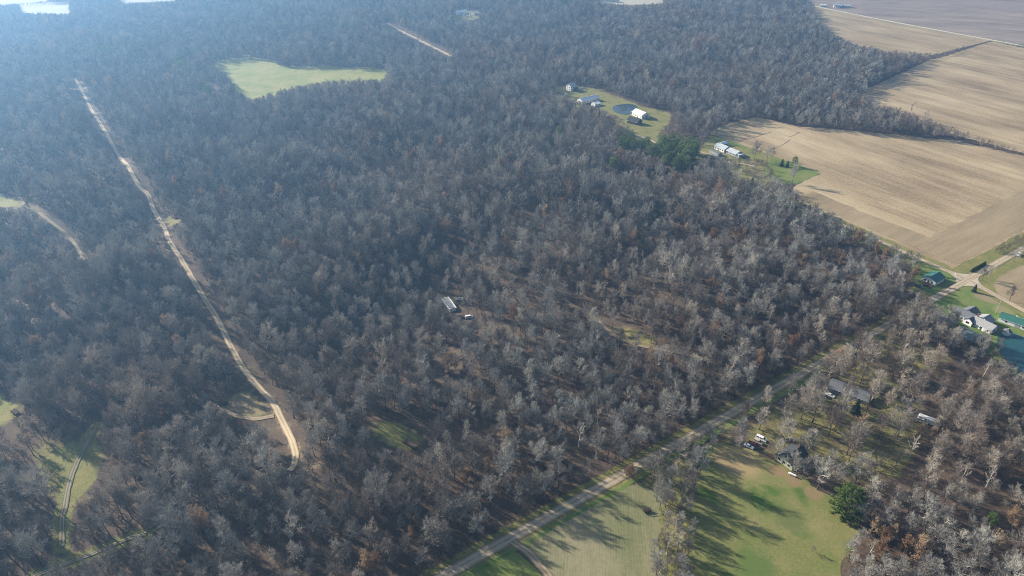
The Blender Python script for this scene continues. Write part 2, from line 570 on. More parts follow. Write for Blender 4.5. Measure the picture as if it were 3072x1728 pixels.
TRAIL1 = [(225, 236), (244, 268), (274, 328), (316, 394), (370, 483), (411, 549), (444, 584), (459, 626), (495, 686), (507, 721), (549, 787), (584, 847),
          (620, 906), (650, 954), (692, 1037), (733, 1109), (787, 1175), (817, 1204), (847, 1264), (876, 1324), (887, 1365), (882, 1396), (868, 1412)]
TRAIL2 = [(-60, 565), (0, 588), (75, 614), (115, 638), (159, 671), (199, 703), (230, 739), (254, 787)]
TRAIL3 = [(292, 1278), (286, 1287), (254, 1343), (223, 1406), (203, 1470), (195, 1518), (187, 1550), (186, 1600), (185, 1640)]
TRAIL4 = [(20, 1768), (107, 1728), (191, 1693), (258, 1669), (338, 1635), (382, 1617), (440, 1600)]
TRAIL5 = [(1692, 898), (1771, 946), (1819, 985), (1859, 1017), (1918, 1037), (1978, 1049), (2048, 1061), (2130, 1080)]
TRAIL6 = [(1160, 68), (1171, 74), (1199, 91), (1263, 123), (1326, 155), (1352, 168)]
DRIVE = [(1520, 1616), (1545, 1630), (1580, 1653), (1603, 1676), (1622, 1700), (1645, 1728), (1675, 1775)]
SPUR = [(650, 1222), (690, 1240), (725, 1252), (780, 1256), (822, 1248)]

CLEAR = dict(          # open ground as it shows between the crowns
    stubble=[(2139, 393), (2200, 372), (2275, 354), (2398, 384), (2565, 397), (2704, 409), (2883, 429), (3072, 473), (3500, 580), (3500, 560), (3500, 700),
             (3072, 735), (2935, 815), (2895, 818), (2735, 745), (2690, 722), (2605, 690), (2505, 636), (2410, 590), (2374, 560), (2461, 521), (2322, 469), (2200, 425)],
    far_stubble=[(2600, 268), (2700, 222), (2791, 179), (2835, 171), (2974, 126), (3072, 145), (3600, 240), (3600, 620), (3072, 450), (2960, 416), (2850, 380), (2724, 334), (2600, 300)],
    upper_field=[(2438, 24), (2450, 52), (2477, 91), (2565, 131), (2668, 153), (2764, 159), (2803, 159), (2974, 122), (2800, 87), (2600, 50)],
    plough=[(2420, 8), (2600, 46), (2800, 84), (3072, 134), (3600, 230), (3600, -130), (2330, -130), (2390, -40)],
    pasture=[(2167, 1340), (2230, 1358), (2326, 1392), (2386, 1428), (2497, 1504), (2540, 1560), (2581, 1588), (2537, 1612), (2497, 1669), (2505, 1728), (2510, 1800),
             (2075, 1800), (2080, 1700), (2085, 1600), (2088, 1510), (2108, 1430), (2140, 1370)],
    crop=[(1537, 1632), (1700, 1540), (1860, 1452), (1905, 1440), (1960, 1480), (1962, 1520), (1950, 1600), (1952, 1728), (1955, 1800), (1300, 1800), (1390, 1720)],
    yard=[(2790, 905), (2840, 866), (2895, 850), (2960, 880), (3072, 940), (3400, 1100), (3400, 1200), (3072, 1110), (3005, 1050), (2965, 1000), (2900, 985), (2862, 922), (2830, 905)],
    green_house=[(2755, 800), (2790, 790), (2850, 815), (2878, 835), (2800, 880), (2770, 870), (2742, 862), (2745, 835)],
    east_field=[(2945, 850), (2990, 815), (3072, 778), (3500, 600), (3500, 1110), (3072, 928), (2990, 885)],
    lawn=[(2130, 402), (2200, 420), (2322, 466), (2461, 521), (2390, 552), (2330, 520), (2300, 480), (2180, 470), (2085, 462), (2110, 440)],
    meadow=[(636, 191), (690, 182), (747, 177), (815, 187), (819, 201), (920, 203), (1024, 206), (1100, 210), (1165, 212), (1150, 236), (1060, 238), (974, 242),
            (880, 260), (800, 282), (755, 298), (722, 280), (696, 268), (716, 262), (690, 240), (660, 212)],
    homestead=[(1644, 266), (1724, 254), (1779, 264), (1819, 278), (1887, 302), (1920, 316), (2018, 342), (2010, 366), (1970, 408), (1918, 394), (1883, 376),
               (1860, 352), (1819, 336), (1770, 312), (1692, 288)],
    trail_clearing=[(75, 1392), (160, 1340), (254, 1323), (286, 1299), (306, 1339), (308, 1390), (294, 1440), (254, 1475), (223, 1530), (195, 1535), (179, 1470), (159, 1422), (119, 1402)],
    spur_clearing=[(622, 1222), (690, 1190), (735, 1152), (785, 1188), (822, 1245), (780, 1268), (716, 1264)],
    edge_clearing=[(-80, 1150), (0, 1184), (50, 1205), (76, 1239), (16, 1275), (-80, 1290)],
    wreck_clearing=[(1085, 1272), (1160, 1262), (1210, 1268), (1292, 1322), (1270, 1358), (1207, 1350), (1135, 1322)],
    trailer_clearing=[(1328, 898), (1345, 890), (1382, 893), (1384, 903), (1372, 925), (1412, 950), (1405, 960), (1355, 940)],
    drive_clearing=[(1800, 975), (1850, 965), (1900, 985), (1990, 1012), (1990, 1040), (1930, 1035), (1860, 1012)],
    top_fields=[(64, 18), (207, 8), (207, 40), (64, 38)],
    top_fields_b=[(-200, -20), (140, -20), (140, 2), (0, 14), (-200, 30)],
    top_fields_c=[(340, -30), (560, -30), (520, 2), (365, 9)],
    top_field_d=[(1790, -40), (1980, -40), (1990, 8), (1900, 14), (1800, 8)],
    far_farm=[(1350, 58), (1365, 32), (1400, 26), (1440, 34), (1440, 56), (1400, 62)],
    strip_left=[(-80, 560), (0, 580), (75, 608), (75, 622), (0, 620), (-80, 620)],
    small_a=[(452, 640), (500, 648), (545, 656), (505, 690), (490, 665)],
    small_b=[(305, 430), (330, 440), (362, 452), (350, 458), (318, 446)],
    small_c=[(195, 255), (240, 262), (275, 263), (240, 275)],
    small_d=[(600, 238), (640, 250), (670, 268), (640, 262)],
    small_e=[(405, 95), (440, 100), (432, 110), (410, 106)],
    small_f=[(78, 118), (104, 118), (100, 128), (82, 126)],
    small_g=[(40, 290), (145, 285), (140, 294), (60, 296)],
    top_house=[(2455, 8), (2560, 8), (2560, 30), (2455, 30)],
    shed_roof_b=[(2885, 998), (2912, 1003), (2912, 1015), (2890, 1012)],
    grey_house=[(2508, 1152), (2540, 1160), (2540, 1180), (2512, 1170)],
    rv=[(2755, 1240), (2808, 1255), (2806, 1285), (2755, 1270)],
    cars=[(2225, 1310), (2300, 1305), (2310, 1345), (2240, 1352)],
    dark_house=[(2340, 1355), (2405, 1332), (2410, 1350), (2365, 1385)],
    pine_clump=[(1862, 415), (1905, 408), (1980, 408), (2080, 412), (2100, 440), (2085, 478), (2050, 498), (1990, 470), (1940, 442), (1870, 432)],
    compound=[(2120, 425), (2170, 428), (2225, 452), (2210, 475), (2130, 470)],
    white_car=[(2478, 1178), (2502, 1178), (2510, 1200), (2480, 1196)],
)
SPARSE = [          # (polygon, share of trees kept)
    ([(2150, 1345), (2200, 1260), (2440, 1130), (2560, 1050), (2620, 1060), (2700, 1120), (2800, 1230), (2840, 1330), (2740, 1470), (2640, 1500), (2560, 1480), (2420, 1420), (2330, 1385)], 0.42),
    ([(2545, 1030), (2640, 985), (2790, 1010), (2900, 1060), (2880, 1140), (2740, 1160), (2640, 1110)], 0.5),
    ([(2080, 455), (2240, 440), (2400, 520), (2400, 560), (2290, 560), (2160, 500)], 0.35),
    ([(1640, 1400), (1850, 1240), (1950, 1250), (1900, 1380), (1700, 1480)], 0.85),
    ([(1250, 680), (1700, 640), (2000, 760), (2050, 980), (1700, 1250), (1300, 1150), (1150, 900)], 0.72),
    ([(10, 1290), (120, 1310), (300, 1262), (335, 1400), (300, 1480), (250, 1570), (120, 1570), (60, 1450)], 0.6),
    ([(20, 1700), (330, 1590), (420, 1590), (420, 1650), (150, 1760)], 0.8),
    ([(1790, 975), (1850, 955), (1910, 980), (2000, 1008), (2010, 1045), (1930, 1040), (1850, 1018)], 0.35),
    ([(2790, 850), (2850, 900), (2930, 1000), (2860, 1040), (2770, 960), (2740, 900)], 0.45),
]
OPEN_LINES = [      # (pixel line, metres kept free on each side, pixels kept in view)
    (TRAIL1, 4.5, 13), (TRAIL2, 2.5, 5), (TRAIL3, 3.5, 13), (TRAIL4, 3.0, 12), (TRAIL5, 2.2, 3), (TRAIL6, 7, 6), (SPUR, 3.0, 8),
]

taken = []          # (x, y, radius) of buildings, vehicles and hand-placed trees


def unit(v):
    return v / (np.linalg.norm(v) + 1e-12)


# ------------------------------------------------------------------ ground sheet
rows = [-900, -400, -100, 40] + list(np.arange(90, 420, 4.0)) + list(np.arange(420, 900, 6.0)) + list(np.arange(900, 2000, 12.0)) + [2050, 2300, 2800, 3600, 4600]
cols_ = [-6, -3, -1.8, -1.3] + list(np.linspace(-1.1, 1.1, 261)) + [1.3, 1.8, 3, 6]
Yg, Sg = np.meshgrid(np.array(rows), np.array(cols_), indexing='ij')
Wd = np.minimum(np.maximum(130 + 0.74 * Yg, 200), 1650)
Xg = Sg * Wd
Xg = np.where(np.abs(Sg) > 1.15, np.sign(Sg) * (np.abs(Sg) - 1.1) / 4.9 * (4500 - 1.1 * Wd) + np.sign(Sg) * 1.1 * Wd, Xg)
Xg = np.clip(Xg, -4600, 4600)
Zg = hgt(Xg, Yg)
nr, nc = Xg.shape
gv = np.stack([Xg, Yg, Zg], -1).reshape(-1, 3)
idx = np.arange(nr * nc).reshape(nr, nc)
gf = np.stack([idx[:-1, :-1], idx[:-1, 1:], idx[1:, 1:], idx[1:, :-1]], -1).reshape(-1, 4)
gme = bpy.data.meshes.new('ground')
gme.from_pydata(gv.tolist(), [], gf.tolist())
gme.materials.append(M['ground'])
gx, gy = gv[:, 0], gv[:, 1]
ppx, ppy, pdep = proj(gx, gy, gv[:, 2])
inview = (ppx > -400) & (ppx < 3500) & (ppy > -60) & (ppy < 1900) & (gy > 60)
grass = np.zeros(len(gv))
dirt = np.zeros(len(gv))


def paint(arr, poly, val, soft=6.0):
    """soft-edged patch on the ground, edges blurred over a few metres"""
    P = [at(*p) for p in poly]
    acc = np.zeros(len(gv))
    for ox, oy in ((0, 0), (soft, 0), (-soft, 0), (0, soft), (0, -soft)):
        acc += inpoly(gx + ox, gy + oy, P)
    np.maximum(arr, val * acc / 5, out=arr)


for k in ('trail_clearing', 'edge_clearing', 'wreck_clearing', 'strip_left', 'small_a', 'small_c', 'small_e', 'homestead', 'lawn'):
    paint(grass, CLEAR[k], 0.95)
for k in ('spur_clearing', 'drive_clearing', 'small_b', 'small_d', 'small_f', 'small_g', 'far_farm', 'trailer_clearing'):
    paint(grass, CLEAR[k], 0.75)
    paint(dirt, CLEAR[k], 0.62 if k == 'spur_clearing' else 0.42)
for poly, keep in (SPARSE[0], SPARSE[1], SPARSE[2], SPARSE[5], SPARSE[8]):
    paint(grass, poly, 0.52, 10)
paint(dirt, [(2165, 1350), (2230, 1370), (2280, 1400), (2270, 1420), (2200, 1420), (2160, 1390)], 0.75)
paint(dirt, [(862, 1370), (900, 1380), (975, 1372), (1010, 1385), (960, 1405), (880, 1412)], 0.9, 3)
paint(grass, [(1890, 1440), (2180, 1290), (2210, 1330), (2120, 1420), (2095, 1500), (2090, 1800), (1945, 1800), (1950, 1500)], 0.6, 4)
for px, w, g, d in ((TRAIL1, 6, 0.25, 0.45), (TRAIL2, 6, 0.5, 0.35), (TRAIL3, 6, 0.8, 0.1), (TRAIL4, 7, 0.7, 0.1), (TRAIL5, 6, 0.5, 0.45), (TRAIL6, 9, 0.2, 0.6)):
    dl = np.full(len(gv), 1e9)
    dl[inview] = dist_line(gx[inview], gy[inview], L(px))
    s = 1 - sstep(w * 0.35, w, dl)
    np.maximum(grass, s * g, out=grass)
    np.maximum(dirt, s * d, out=dirt)
for ln, w in ((ROAD_A, 8), (ROAD_B, 9), (ROAD_C, 14)):
    dl = dist_line(gx, gy, ln)
    np.maximum(grass, 0.9 * (1 - sstep(w * 0.5, w, dl)), out=grass)
ga_ = (gx - CROSS[0]) * A_DIR2[0] + (gy - CROSS[1]) * A_DIR2[1]
np.maximum(grass, np.where((ga_ > -45) & (dist_line(gx, gy, ROAD_A) < 17), 0.95, 0), out=grass)
np.maximum(grass, np.where(dist_line(gx, gy, ROAD_B) < 14, 0.9, 0), out=grass)
for nm, a in (('grass', grass), ('dirt', dirt)):
    at_ = gme.attributes.new(nm, 'FLOAT', 'POINT')
    at_.data.foreach_set('value', a.astype(np.float32))
gme.polygons.foreach_set('use_smooth', [True] * len(gme.polygons))
ground = structure(link(bpy.data.objects.new('ground', gme)), 'brown leaf-littered woodland floor with grassy patches')


def ribbon(name, line, width, mat, zoff, label, jitter=0.15, step=4.0, crown=0.0):
    P = smooth_line(line, step)
    d = np.gradient(P, axis=0)
    d /= np.linalg.norm(d, axis=1)[:, None] + 1e-9
    nrm = np.stack([-d[:, 1], d[:, 0]], 1)
    s = np.concatenate([[0], np.cumsum(np.linalg.norm(np.diff(P, axis=0), axis=1))])
    us = [0, 0.25, 0.5, 0.75, 1.0]
    V, U = [], []
    for i, p in enumerate(P):
        jl, jr = [width * jitter * (random.random() - 0.5) for _ in range(2)]
        for u in us:
            off = (u - 0.5) * width + (jl if u == 0 else jr if u == 1 else 0)
            q = p + nrm[i] * off
            V.append((q[0], q[1], float(hgt(*q)) + zoff + crown * (1 - abs(2 * u - 1) ** 2)))
            U.append((u, s[i]))
    F = []
    for i in range(len(P) - 1):
        for k in range(4):
            a = i * 5 + k
            F.append((a, a + 5, a + 6, a + 1))
    o = mesh_obj(name, V, F, mat, smooth=True)
    uvl = o.data.uv_layers.new(name='UVMap')
    for lp in o.data.loops:
        uvl.data[lp.index].uv = U[lp.vertex_index]
    if o.data.polygons[0].normal.z < 0:
        o.data.flip_normals()
    return structure(o, label)


def sheet(name, pts, mat, zoff, label, jitter=0.0, step=6.0, rnd=True):
    """a level sheet of land with a slightly ragged edge"""
    P = []
    n = len(pts)
    for i in range(n):
        a, b = np.array(pts[i]), np.array(pts[(i + 1) % n])
        k = max(1, int(np.linalg.norm(b - a) / step)) if jitter else 1
        for j in range(k):
            q = a + (b - a) * j / k
            P.append(q + (rng.normal(0, jitter, 2) if jitter else 0))
    V = [(p[0], p[1], float(hgt(*p)) + zoff) for p in P]
    o = mesh_obj(name, V, [tuple(range(len(V)))], mat)
    if o.data.polygons[0].normal.z < 0:
        o.data.flip_normals()
    return structure(o, label)


def off_a(p, d):
    return np.array(p) + A_N * d


# fields
sheet('stubble_field', L([(2120, 398), (2139, 388), (2200, 366), (2275, 350), (2398, 380), (2565, 393), (2704, 405), (2883, 425), (3072, 468), (3500, 575)]) +
      [CROSS + A_DIR2 * 330 + A_N * 12, CROSS + A_DIR2 * 14 + A_N * 10 + B_DIR * 3, CROSS + B_DIR * 14 + A_DIR2 * 7, CROSS + B_DIR * 150 + A_DIR2 * 8] +
      L([(2380, 560), (2461, 521), (2322, 469), (2200, 425)]), M['stubble'], 0.04, 'pale tan corn stubble field above the road crossing', 0.6)
sheet('field_headland', [CROSS + A_DIR2 * 14 + A_N * 11 + B_DIR * 3.5, CROSS + A_DIR2 * 330 + A_N * 13, CROSS + A_DIR2 * 330 + A_N * 52, CROSS + A_DIR2 * 40 + A_N * 48,
                         CROSS + A_DIR2 * 34 + B_DIR * 150, CROSS + A_DIR2 * 10 + B_DIR * 148], M['stubble_dark'], 0.07, 'darker brown headland strip turning round the stubble field corner', 0.8)
sheet('stubble_field', L([(2540, 290), (2600, 268), (2700, 222), (2791, 179), (2835, 169), (2974, 124), (3072, 144), (3600, 238), (3600, 640), (3072, 460), (2960, 430), (2850, 400), (2724, 356)]),
      M['stubble'], 0.04, 'pale tan stubble field between the hedgerow and the drainage ditch', 0.8)
sheet('stubble_field', L([(2400, 15), (2438, 20), (2600, 49), (2800, 86), (2974, 121), (2803, 164), (2764, 168), (2668, 165), (2565, 146), (2440, 100), (2400, 60)]),
      M['stubble'], 0.04, 'pinkish tan stubble field between the woods and the far pale road', 0.8)
sheet('ploughed_field', [ROAD_C[0] + np.array([0, 10])] + [p + np.array([4, 8]) for p in ROAD_C[1:]] + L([(3900, 150), (3900, -190), (2330, -190), (2380, -60)]),
      M['plough'], 0.04, 'dull brown ploughed field beyond the far pale road', 0.8)
sheet('stubble_field', [CROSS + A_DIR2 * 16 - A_N * 11, CROSS + A_DIR2 * 300 - A_N * 11, CROSS + A_DIR2 * 300 - A_N * 150] + L([(3400, 1075), (3072, 930), (2998, 884), (2985, 865)]),
      M['stubble_dark'], 0.04, 'brown stubble field in the corner right of the crossing', 0.8)
sheet('pasture', L([(2130, 1335), (2185, 1330), (2250, 1350), (2330, 1388), (2400, 1430), (2500, 1500), (2560, 1560), (2600, 1590), (2560, 1625), (2520, 1680), (2530, 1840),
                    (2050, 1840), (2060, 1700), (2068, 1500), (2090, 1420)]), M['pasture'], 0.04, 'mown green and tan pasture with one brown shrub', 1.0, 3.0)
sheet('crop_field', [off_a(at(1545, 1640), 0), off_a(at(1700, 1553), 0), off_a(at(1868, 1460), 0)] + L([(1925, 1450), (1985, 1490), (1985, 1540), (1975, 1620), (1975, 1840), (1690, 1800), (1655, 1728), (1620, 1685), (1585, 1650)]),
      M['crop'], 0.04, 'sprouting olive-green crop field with sowing lines beside the gravel road', 0.4, 4.0)
sheet('grass_corner', L([(1522, 1652), (1560, 1660), (1598, 1690), (1630, 1738), (1660, 1800), (1250, 1800), (1330, 1752)]), M['bright_grass'], 0.04,
      'bright green grass corner between gravel road and dirt drive', 0.4, 4.0)
sheet('lawn', L([(2770, 905), (2838, 870), (2893, 858), (2960, 888), (3072, 950), (3400, 1110), (3400, 1290), (3072, 1150), (2985, 1080), (2940, 1030), (2860, 1010), (2800, 960)]),
      M['lawn'], 0.04, 'green lawn around the white house and the pond', 0.5, 3.0)
sheet('lawn', L([(2735, 765), (2790, 785), (2850, 812), (2882, 838), (2850, 862), (2806, 886), (2770, 874), (2735, 840)]), M['lawn'], 0.05,
      'small lawn around the green-roofed house', 0.4, 3.0)
sheet('lawn', L([(2140, 407), (2200, 424), (2240, 440), (2235, 446), (2150, 430)]), M['bright_grass'], 0.05, 'bright grass strip behind the grey-roofed farmstead', 0.4)
sheet('lawn', L([(2318, 470), (2380, 488), (2461, 521), (2392, 551), (2330, 552), (2290, 520)]), M['bright_grass'], 0.06, 'bright green lawn wedge with small conifers by the stubble field', 0.4)
sheet('meadow', L([(620, 186), (690, 176), (747, 171), (830, 180), (835, 195), (920, 198), (1024, 200), (1110, 204), (1185, 206), (1185, 245), (1060, 252), (974, 256), (880, 274),
                   (800, 296), (755, 312), (722, 290), (680, 268), (660, 240)]), M['meadow'], 0.06, 'pale yellow-green meadow enclosed by the woods', 0.8)
sheet('far_field', L([(50, 12), (215, 3), (215, 44), (50, 42)]), M['pale_field'], 0.05, 'narrow pale field far off in the woods', 1.0)
sheet('far_field', L([(-300, -60), (150, -60), (150, 4), (0, 18), (-300, 40)]), M['pale_field'], 0.05, 'wide pale field at the far edge of the woods', 1.0)
sheet('far_field', L([(325, -60), (570, -60), (530, 5), (355, 13)]), M['pale_field'], 0.05, 'pale far field with buildings beside it', 1.0)
sheet('far_field', L([(1770, -80), (1990, -80), (2000, 12), (1900, 17), (1790, 12)]), M['pale_field'], 0.05, 'pale field behind the far low house', 1.0)
sheet('gravel_yard', L([(3048, 946), (3080, 962), (3110, 995), (3060, 985)]), M['pad'], 0.09, 'pale gravel yard beside the green garage', 0.3, 2)

# roads and trails
ribbon('gravel_road', [ca - A_DIR2 * 420, ca - A_DIR2 * 100, CROSS, CROSS + A_DIR2 * 150, CROSS + A_DIR2 * 500], 5.5, M['gravel'], 0.10, 'straight pale gravel road beside the big wood', 0.06, 4, 0.1)
ribbon('side_road', [CROSS - (CROSS - at(3000, 893)) / np.linalg.norm(CROSS - at(3000, 893)) * 0 + (at(3000, 893) - CROSS) * 0.06, at(2940, 860), at(3000, 893), B_BOT], 5.0, M['gravel'], 0.14,
       'narrow gravel road running past the white house', 0.06, 4, 0.06)
ribbon('side_road', [CROSS + B_DIR * 2.0, CROSS + B_DIR * 60, CROSS + B_DIR * 200, CROSS + B_DIR * 300, at(2190, 530), at(2060, 470), at(1958, 424), at(1905, 404)], 4.6, M['gravel'], 0.12,
       'narrow gravel road along the wood edge and stubble field', 0.06, 4, 0.06)
ribbon('far_road', ROAD_C, 9.0, M['pale_road'], 0.10, 'pale straight road across the far fields', 0.03, 12)
for q, (s1, s2) in enumerate(((1, 1), (1, -1), (-1, 1), (-1, -1))):       # rounded corners of the crossing
    d2 = B_DIR if s2 > 0 else (at(2990, 888) - CROSS) / np.linalg.norm(at(2990, 888) - CROSS)
    n2 = A_DIR2 * s1
    n1 = d2
    w1, w2, rr = 2.7, 2.2, 10.0
    c = CROSS + n2 * (w2 + rr) + n1 * (w1 + rr)
    pts = [CROSS + n2 * w2 * 0.8 + n1 * w1 * 0.8]
    for i in range(9):
        t = i / 8 * math.pi / 2
        pts.append(c - n2 * rr * math.cos(t) - n1 * rr * math.sin(t))
    sheet('road_corner', pts, M['crossing'], 0.19 + q * 0.004, 'rounded gravel corner of the road crossing')
ribbon('dirt_trail', L(TRAIL1), 3.3, M['trail'], 0.22, 'long pale two-rut dirt trail winding through the woods', 0.14, 4, 0.08)
ribbon('dirt_trail', L([(196, 258), (215, 268), (244, 267), (274, 262)]), 5.0, M['trail'], 0.26, 'short cross track at the far end of the long trail', 0.3, 5)
ribbon('grassy_trail', L(TRAIL2[3:]), 2.4, M['drive'], 0.22, 'tan grassy trail fading out in the woods', 0.4, 4)
ribbon('muddy_trail', L(TRAIL3), 2.4, M['mud'], 0.22, 'dark two-rut track through the tall yellow grass', 0.2, 3)
ribbon('muddy_trail', L(TRAIL4), 2.2, M['mud'], 0.22, 'dark two-rut track between bare trees, apart from the yellow grass', 0.2, 3)
ribbon('woodland_drive', L(TRAIL5), 1.9, M['drive'], 0.22, 'tan woodland drive leading towards the mobile home', 0.3, 3)
ribbon('cleared_strip', L(TRAIL6), 4.5, M['trail'], 0.22, 'short pale bare strip cut in the far woods', 0.4, 8)
ribbon('dirt_drive', L(DRIVE), 3.4, M['drive'], 0.16, 'curving brown dirt drive between crop field and grass corner', 0.2, 2)
ribbon('dirt_spur', L(SPUR), 2.6, M['drive'], 0.24, 'short tan spur off the long trail', 0.35, 3)
ribbon('farm_drive', L([(2100, 455), (2150, 470), (2185, 486), (2230, 492), (2270, 500)]), 3.2, M['gravel'], 0.12, 'pale gravel drive in front of the grey-roofed farmstead', 0.2, 3)
ribbon('farm_drive', L([(1640, 264), (1680, 274), (1700, 282), (1690, 287)]), 3.5, M['trail'], 0.24, 'pale drive to the tall grey house', 0.2, 4)
ribbon('drainage_ditch', L([(2815, 165), (2850, 158), (2900, 143), (2974, 123)]), 3.0, M['ditch'], 0.10, 'dark brown drainage ditch crossing the far fields', 0.4, 5)
for i, g in enumerate(([(2230, 420), (2265, 412), (2290, 403), (2315, 396)], [(2325, 445), (2345, 436), (2358, 428), (2371, 418)], [(2366, 411), (2382, 406), (2398, 396)],
                       [(2735, 332), (2737, 316), (2750, 307)])):
    ribbon('gully', L(g), 1.0, M['wood'], 0.09, ['thin crooked gully nearest the bright grass strip', 'thin crooked gully in the middle of the stubble', 'thin crooked gully under the hedgerow trees',
                                                 'thin forked gully in the stubble behind the hedgerow'][i], 0.6, 2.0)
# grassy ditch lines beside the gravel road
ribbon('roadside_ditch', [ca - A_DIR2 * 420 - A_N * 5.6, ca - A_DIR2 * 40 - A_N * 5.6, ca + A_DIR2 * 30 - A_N * 5.4], 1.6, M['lawn'], 0.06, 'dark green ditch line along the crop-field side of the gravel road', 0.5, 3)


def pond(name, px, mat, label, z=0.07):
    P = smooth_line(L(px) + [at(*px[0])], 3.0)[:-1]
    V = [(p[0], p[1], z) for p in P]
    return structure(mesh_obj(name, V, [tuple(range(len(V)))], mat), label)


p = pond('pond', [(2998, 1002), (3020, 990), (3050, 1004), (3090, 1018), (3200, 1060), (3260, 1120), (3200, 1170), (3110, 1160), (3050, 1120), (3010, 1070), (2990, 1030)], M['water'],
         'dark teal pond beside the white house', 0.10)
p2 = pond('pond', [(1838, 322), (1850, 316), (1880, 312), (1905, 316), (1911, 326), (1900, 338), (1880, 344), (1852, 340), (1840, 332)], M['water2'], 'small blue pond by the white barns', 0.30)

# ------------------------------------------------------------------ buildings
def ang(v):
    return math.atan2(v[1], v[0])


ANG_A = ang(A_DIR2)
ANG_B = ang(-B_DIR)          # along the cross road, towards the camera


def loc3(px, py, dz=0.0):
    g = at(px, py, dz)
    return (g[0], g[1], float(hgt(*g)))


def wing(root, cx, cy, rz, Lx, W, hw, hr, wall, roof, over=0.45, z0=0.0, windows=(), door=None, chimney=None, lean=None, shed=False):
    """one gabled block: walls, two roof slopes, ridge, windows and door; local x runs along the ridge"""
    X0, Y0 = Lx / 2, W / 2
    c, s = math.cos(rz), math.sin(rz)

    def tr(o):
        o.location = (cx, cy, z0)
        o.rotation_euler = (0, 0, rz)
        return o
    w = MB()
    if shed:
        w.prism([(-Y0, -0.3), (Y0, -0.3), (Y0, hw), (-Y0, hw + hr)], 'x', -X0, X0)
    else:
        w.prism([(-Y0, -0.3), (Y0, -0.3), (Y0, hw), (0, hw + hr), (-Y0, hw)], 'x', -X0, X0)
    wo = tr(w.build('wall', wall, root))
    r = MB()
    t = 0.16
    if shed:
        k = hr / W
        r.prism([(-Y0 - over, hw + hr + k * over + 0.02), (Y0 + over, hw - k * over + 0.02), (Y0 + over, hw - k * over + t), (-Y0 - over, hw + hr + k * over + t)], 'x', -X0 - over, X0 + over)
        ro = tr(r.build('roof', roof, root))
    else:
        k = hr / Y0
        for sg in (-1, 1):
            p = [(0, hw + hr + 0.02), (sg * (Y0 + over), hw - k * over + 0.02), (sg * (Y0 + over), hw - k * over + t), (0, hw + hr + t)]
            r.prism(p if sg > 0 else p[::-1], 'x', -X0 - over, X0 + over)
        ro = tr(r.build('roof', roof, root))
        rd = MB().box(-X0 - over, X0 + over, -0.18, 0.18, hw + hr + t - 0.05, hw + hr + t + 0.05).build('ridge_cap', roof, ro)
        for sg in (-1, 1):
            MB().box(-X0 - over - 0.03, X0 + over + 0.03, sg * (Y0 + over) - 0.05, sg * (Y0 + over) + 0.05, hw - k * over - 0.12, hw - k * over + 0.06).build('gutter', M['white'], ro)
    for face, pos, z, ww, hh in windows:
        fr, pa = MB(), MB()
        e = 0.05
        if face in '+-y' and face[1] == 'y':
            y = Y0 if face[0] == '+' else -Y0
            sgn = 1 if face[0] == '+' else -1
            fr.box(pos - ww / 2 - .1, pos + ww / 2 + .1, min(y, y + sgn * e), max(y, y + sgn * e), z - .1, z + hh + .1)
            pa.box(pos - ww / 2, pos + ww / 2, min(y, y + sgn * (e + .02)), max(y, y + sgn * (e + .02)), z, z + hh)
        else:
            x = X0 if face[0] == '+' else -X0
            sgn = 1 if face[0] == '+' else -1
            fr.box(min(x, x + sgn * e), max(x, x + sgn * e), pos - ww / 2 - .1, pos + ww / 2 + .1, z - .1, z + hh + .1)
            pa.box(min(x, x + sgn * (e + .02)), max(x, x + sgn * (e + .02)), pos - ww / 2, pos + ww / 2, z, z + hh)
        f = tr(fr.build('window', M['white'], root))
        pa.build('pane', M['glass'], f)
    if door:
        face, pos, ww, hh, dm = door
        db = MB()
        if face[1] == 'y':
            y = Y0 if face[0] == '+' else -Y0
            db.box(pos - ww / 2, pos + ww / 2, y - .06, y + .06, 0, hh)
        else:
            x = X0 if face[0] == '+' else -X0
            db.box(x - .06, x + .06, pos - ww / 2, pos + ww / 2, 0, hh)
        tr(db.build('door', dm, root))
    if chimney:
        x, y = chimney
        MB().box(x - .4, x + .4, y - .35, y + .35, hw - 0.2, hw + hr + 1.0).build('chimney', M['brick'], ro)
    taken.append((root.location.x + cx * math.cos(root.rotation_euler.z), root.location.y + cx * math.sin(root.rotation_euler.z), max(Lx, W) * 0.6))
    return wo


def row_windows(face, n, span, z=1.0, w=1.0, h=1.2):
    return [(face, (i - (n - 1) / 2) * span / max(1, n - 1 if n > 1 else 1), z, w, h) for i in range(n)]


def house(name, label, px, py, rz, cat='house', group=None, z=0.0):
    l3 = loc3(px, py)
    return thing(name, label, cat, (l3[0], l3[1], l3[2] + z), rz, group)


h = house('house', 'white house with green metal roof at the crossing', 2797, 842, ANG_A)
wing(h, 0, 0, 0, 11.5, 9.0, 2.9, 2.0, M['white'], M['green_metal'], 0.6, 0, [('-x', -2.2, 1.0, 1.2, 1.2), ('-x', 2.2, 1.0, 1.2, 1.2)] + row_windows('-y', 3, 7.5), ('-x', 0, 1.0, 2.1, M['dark_wood']))
MB().box(-8.4, -5.9, -4.3, 4.3, 0.05, 0.45).build('porch', M['wood'], h)

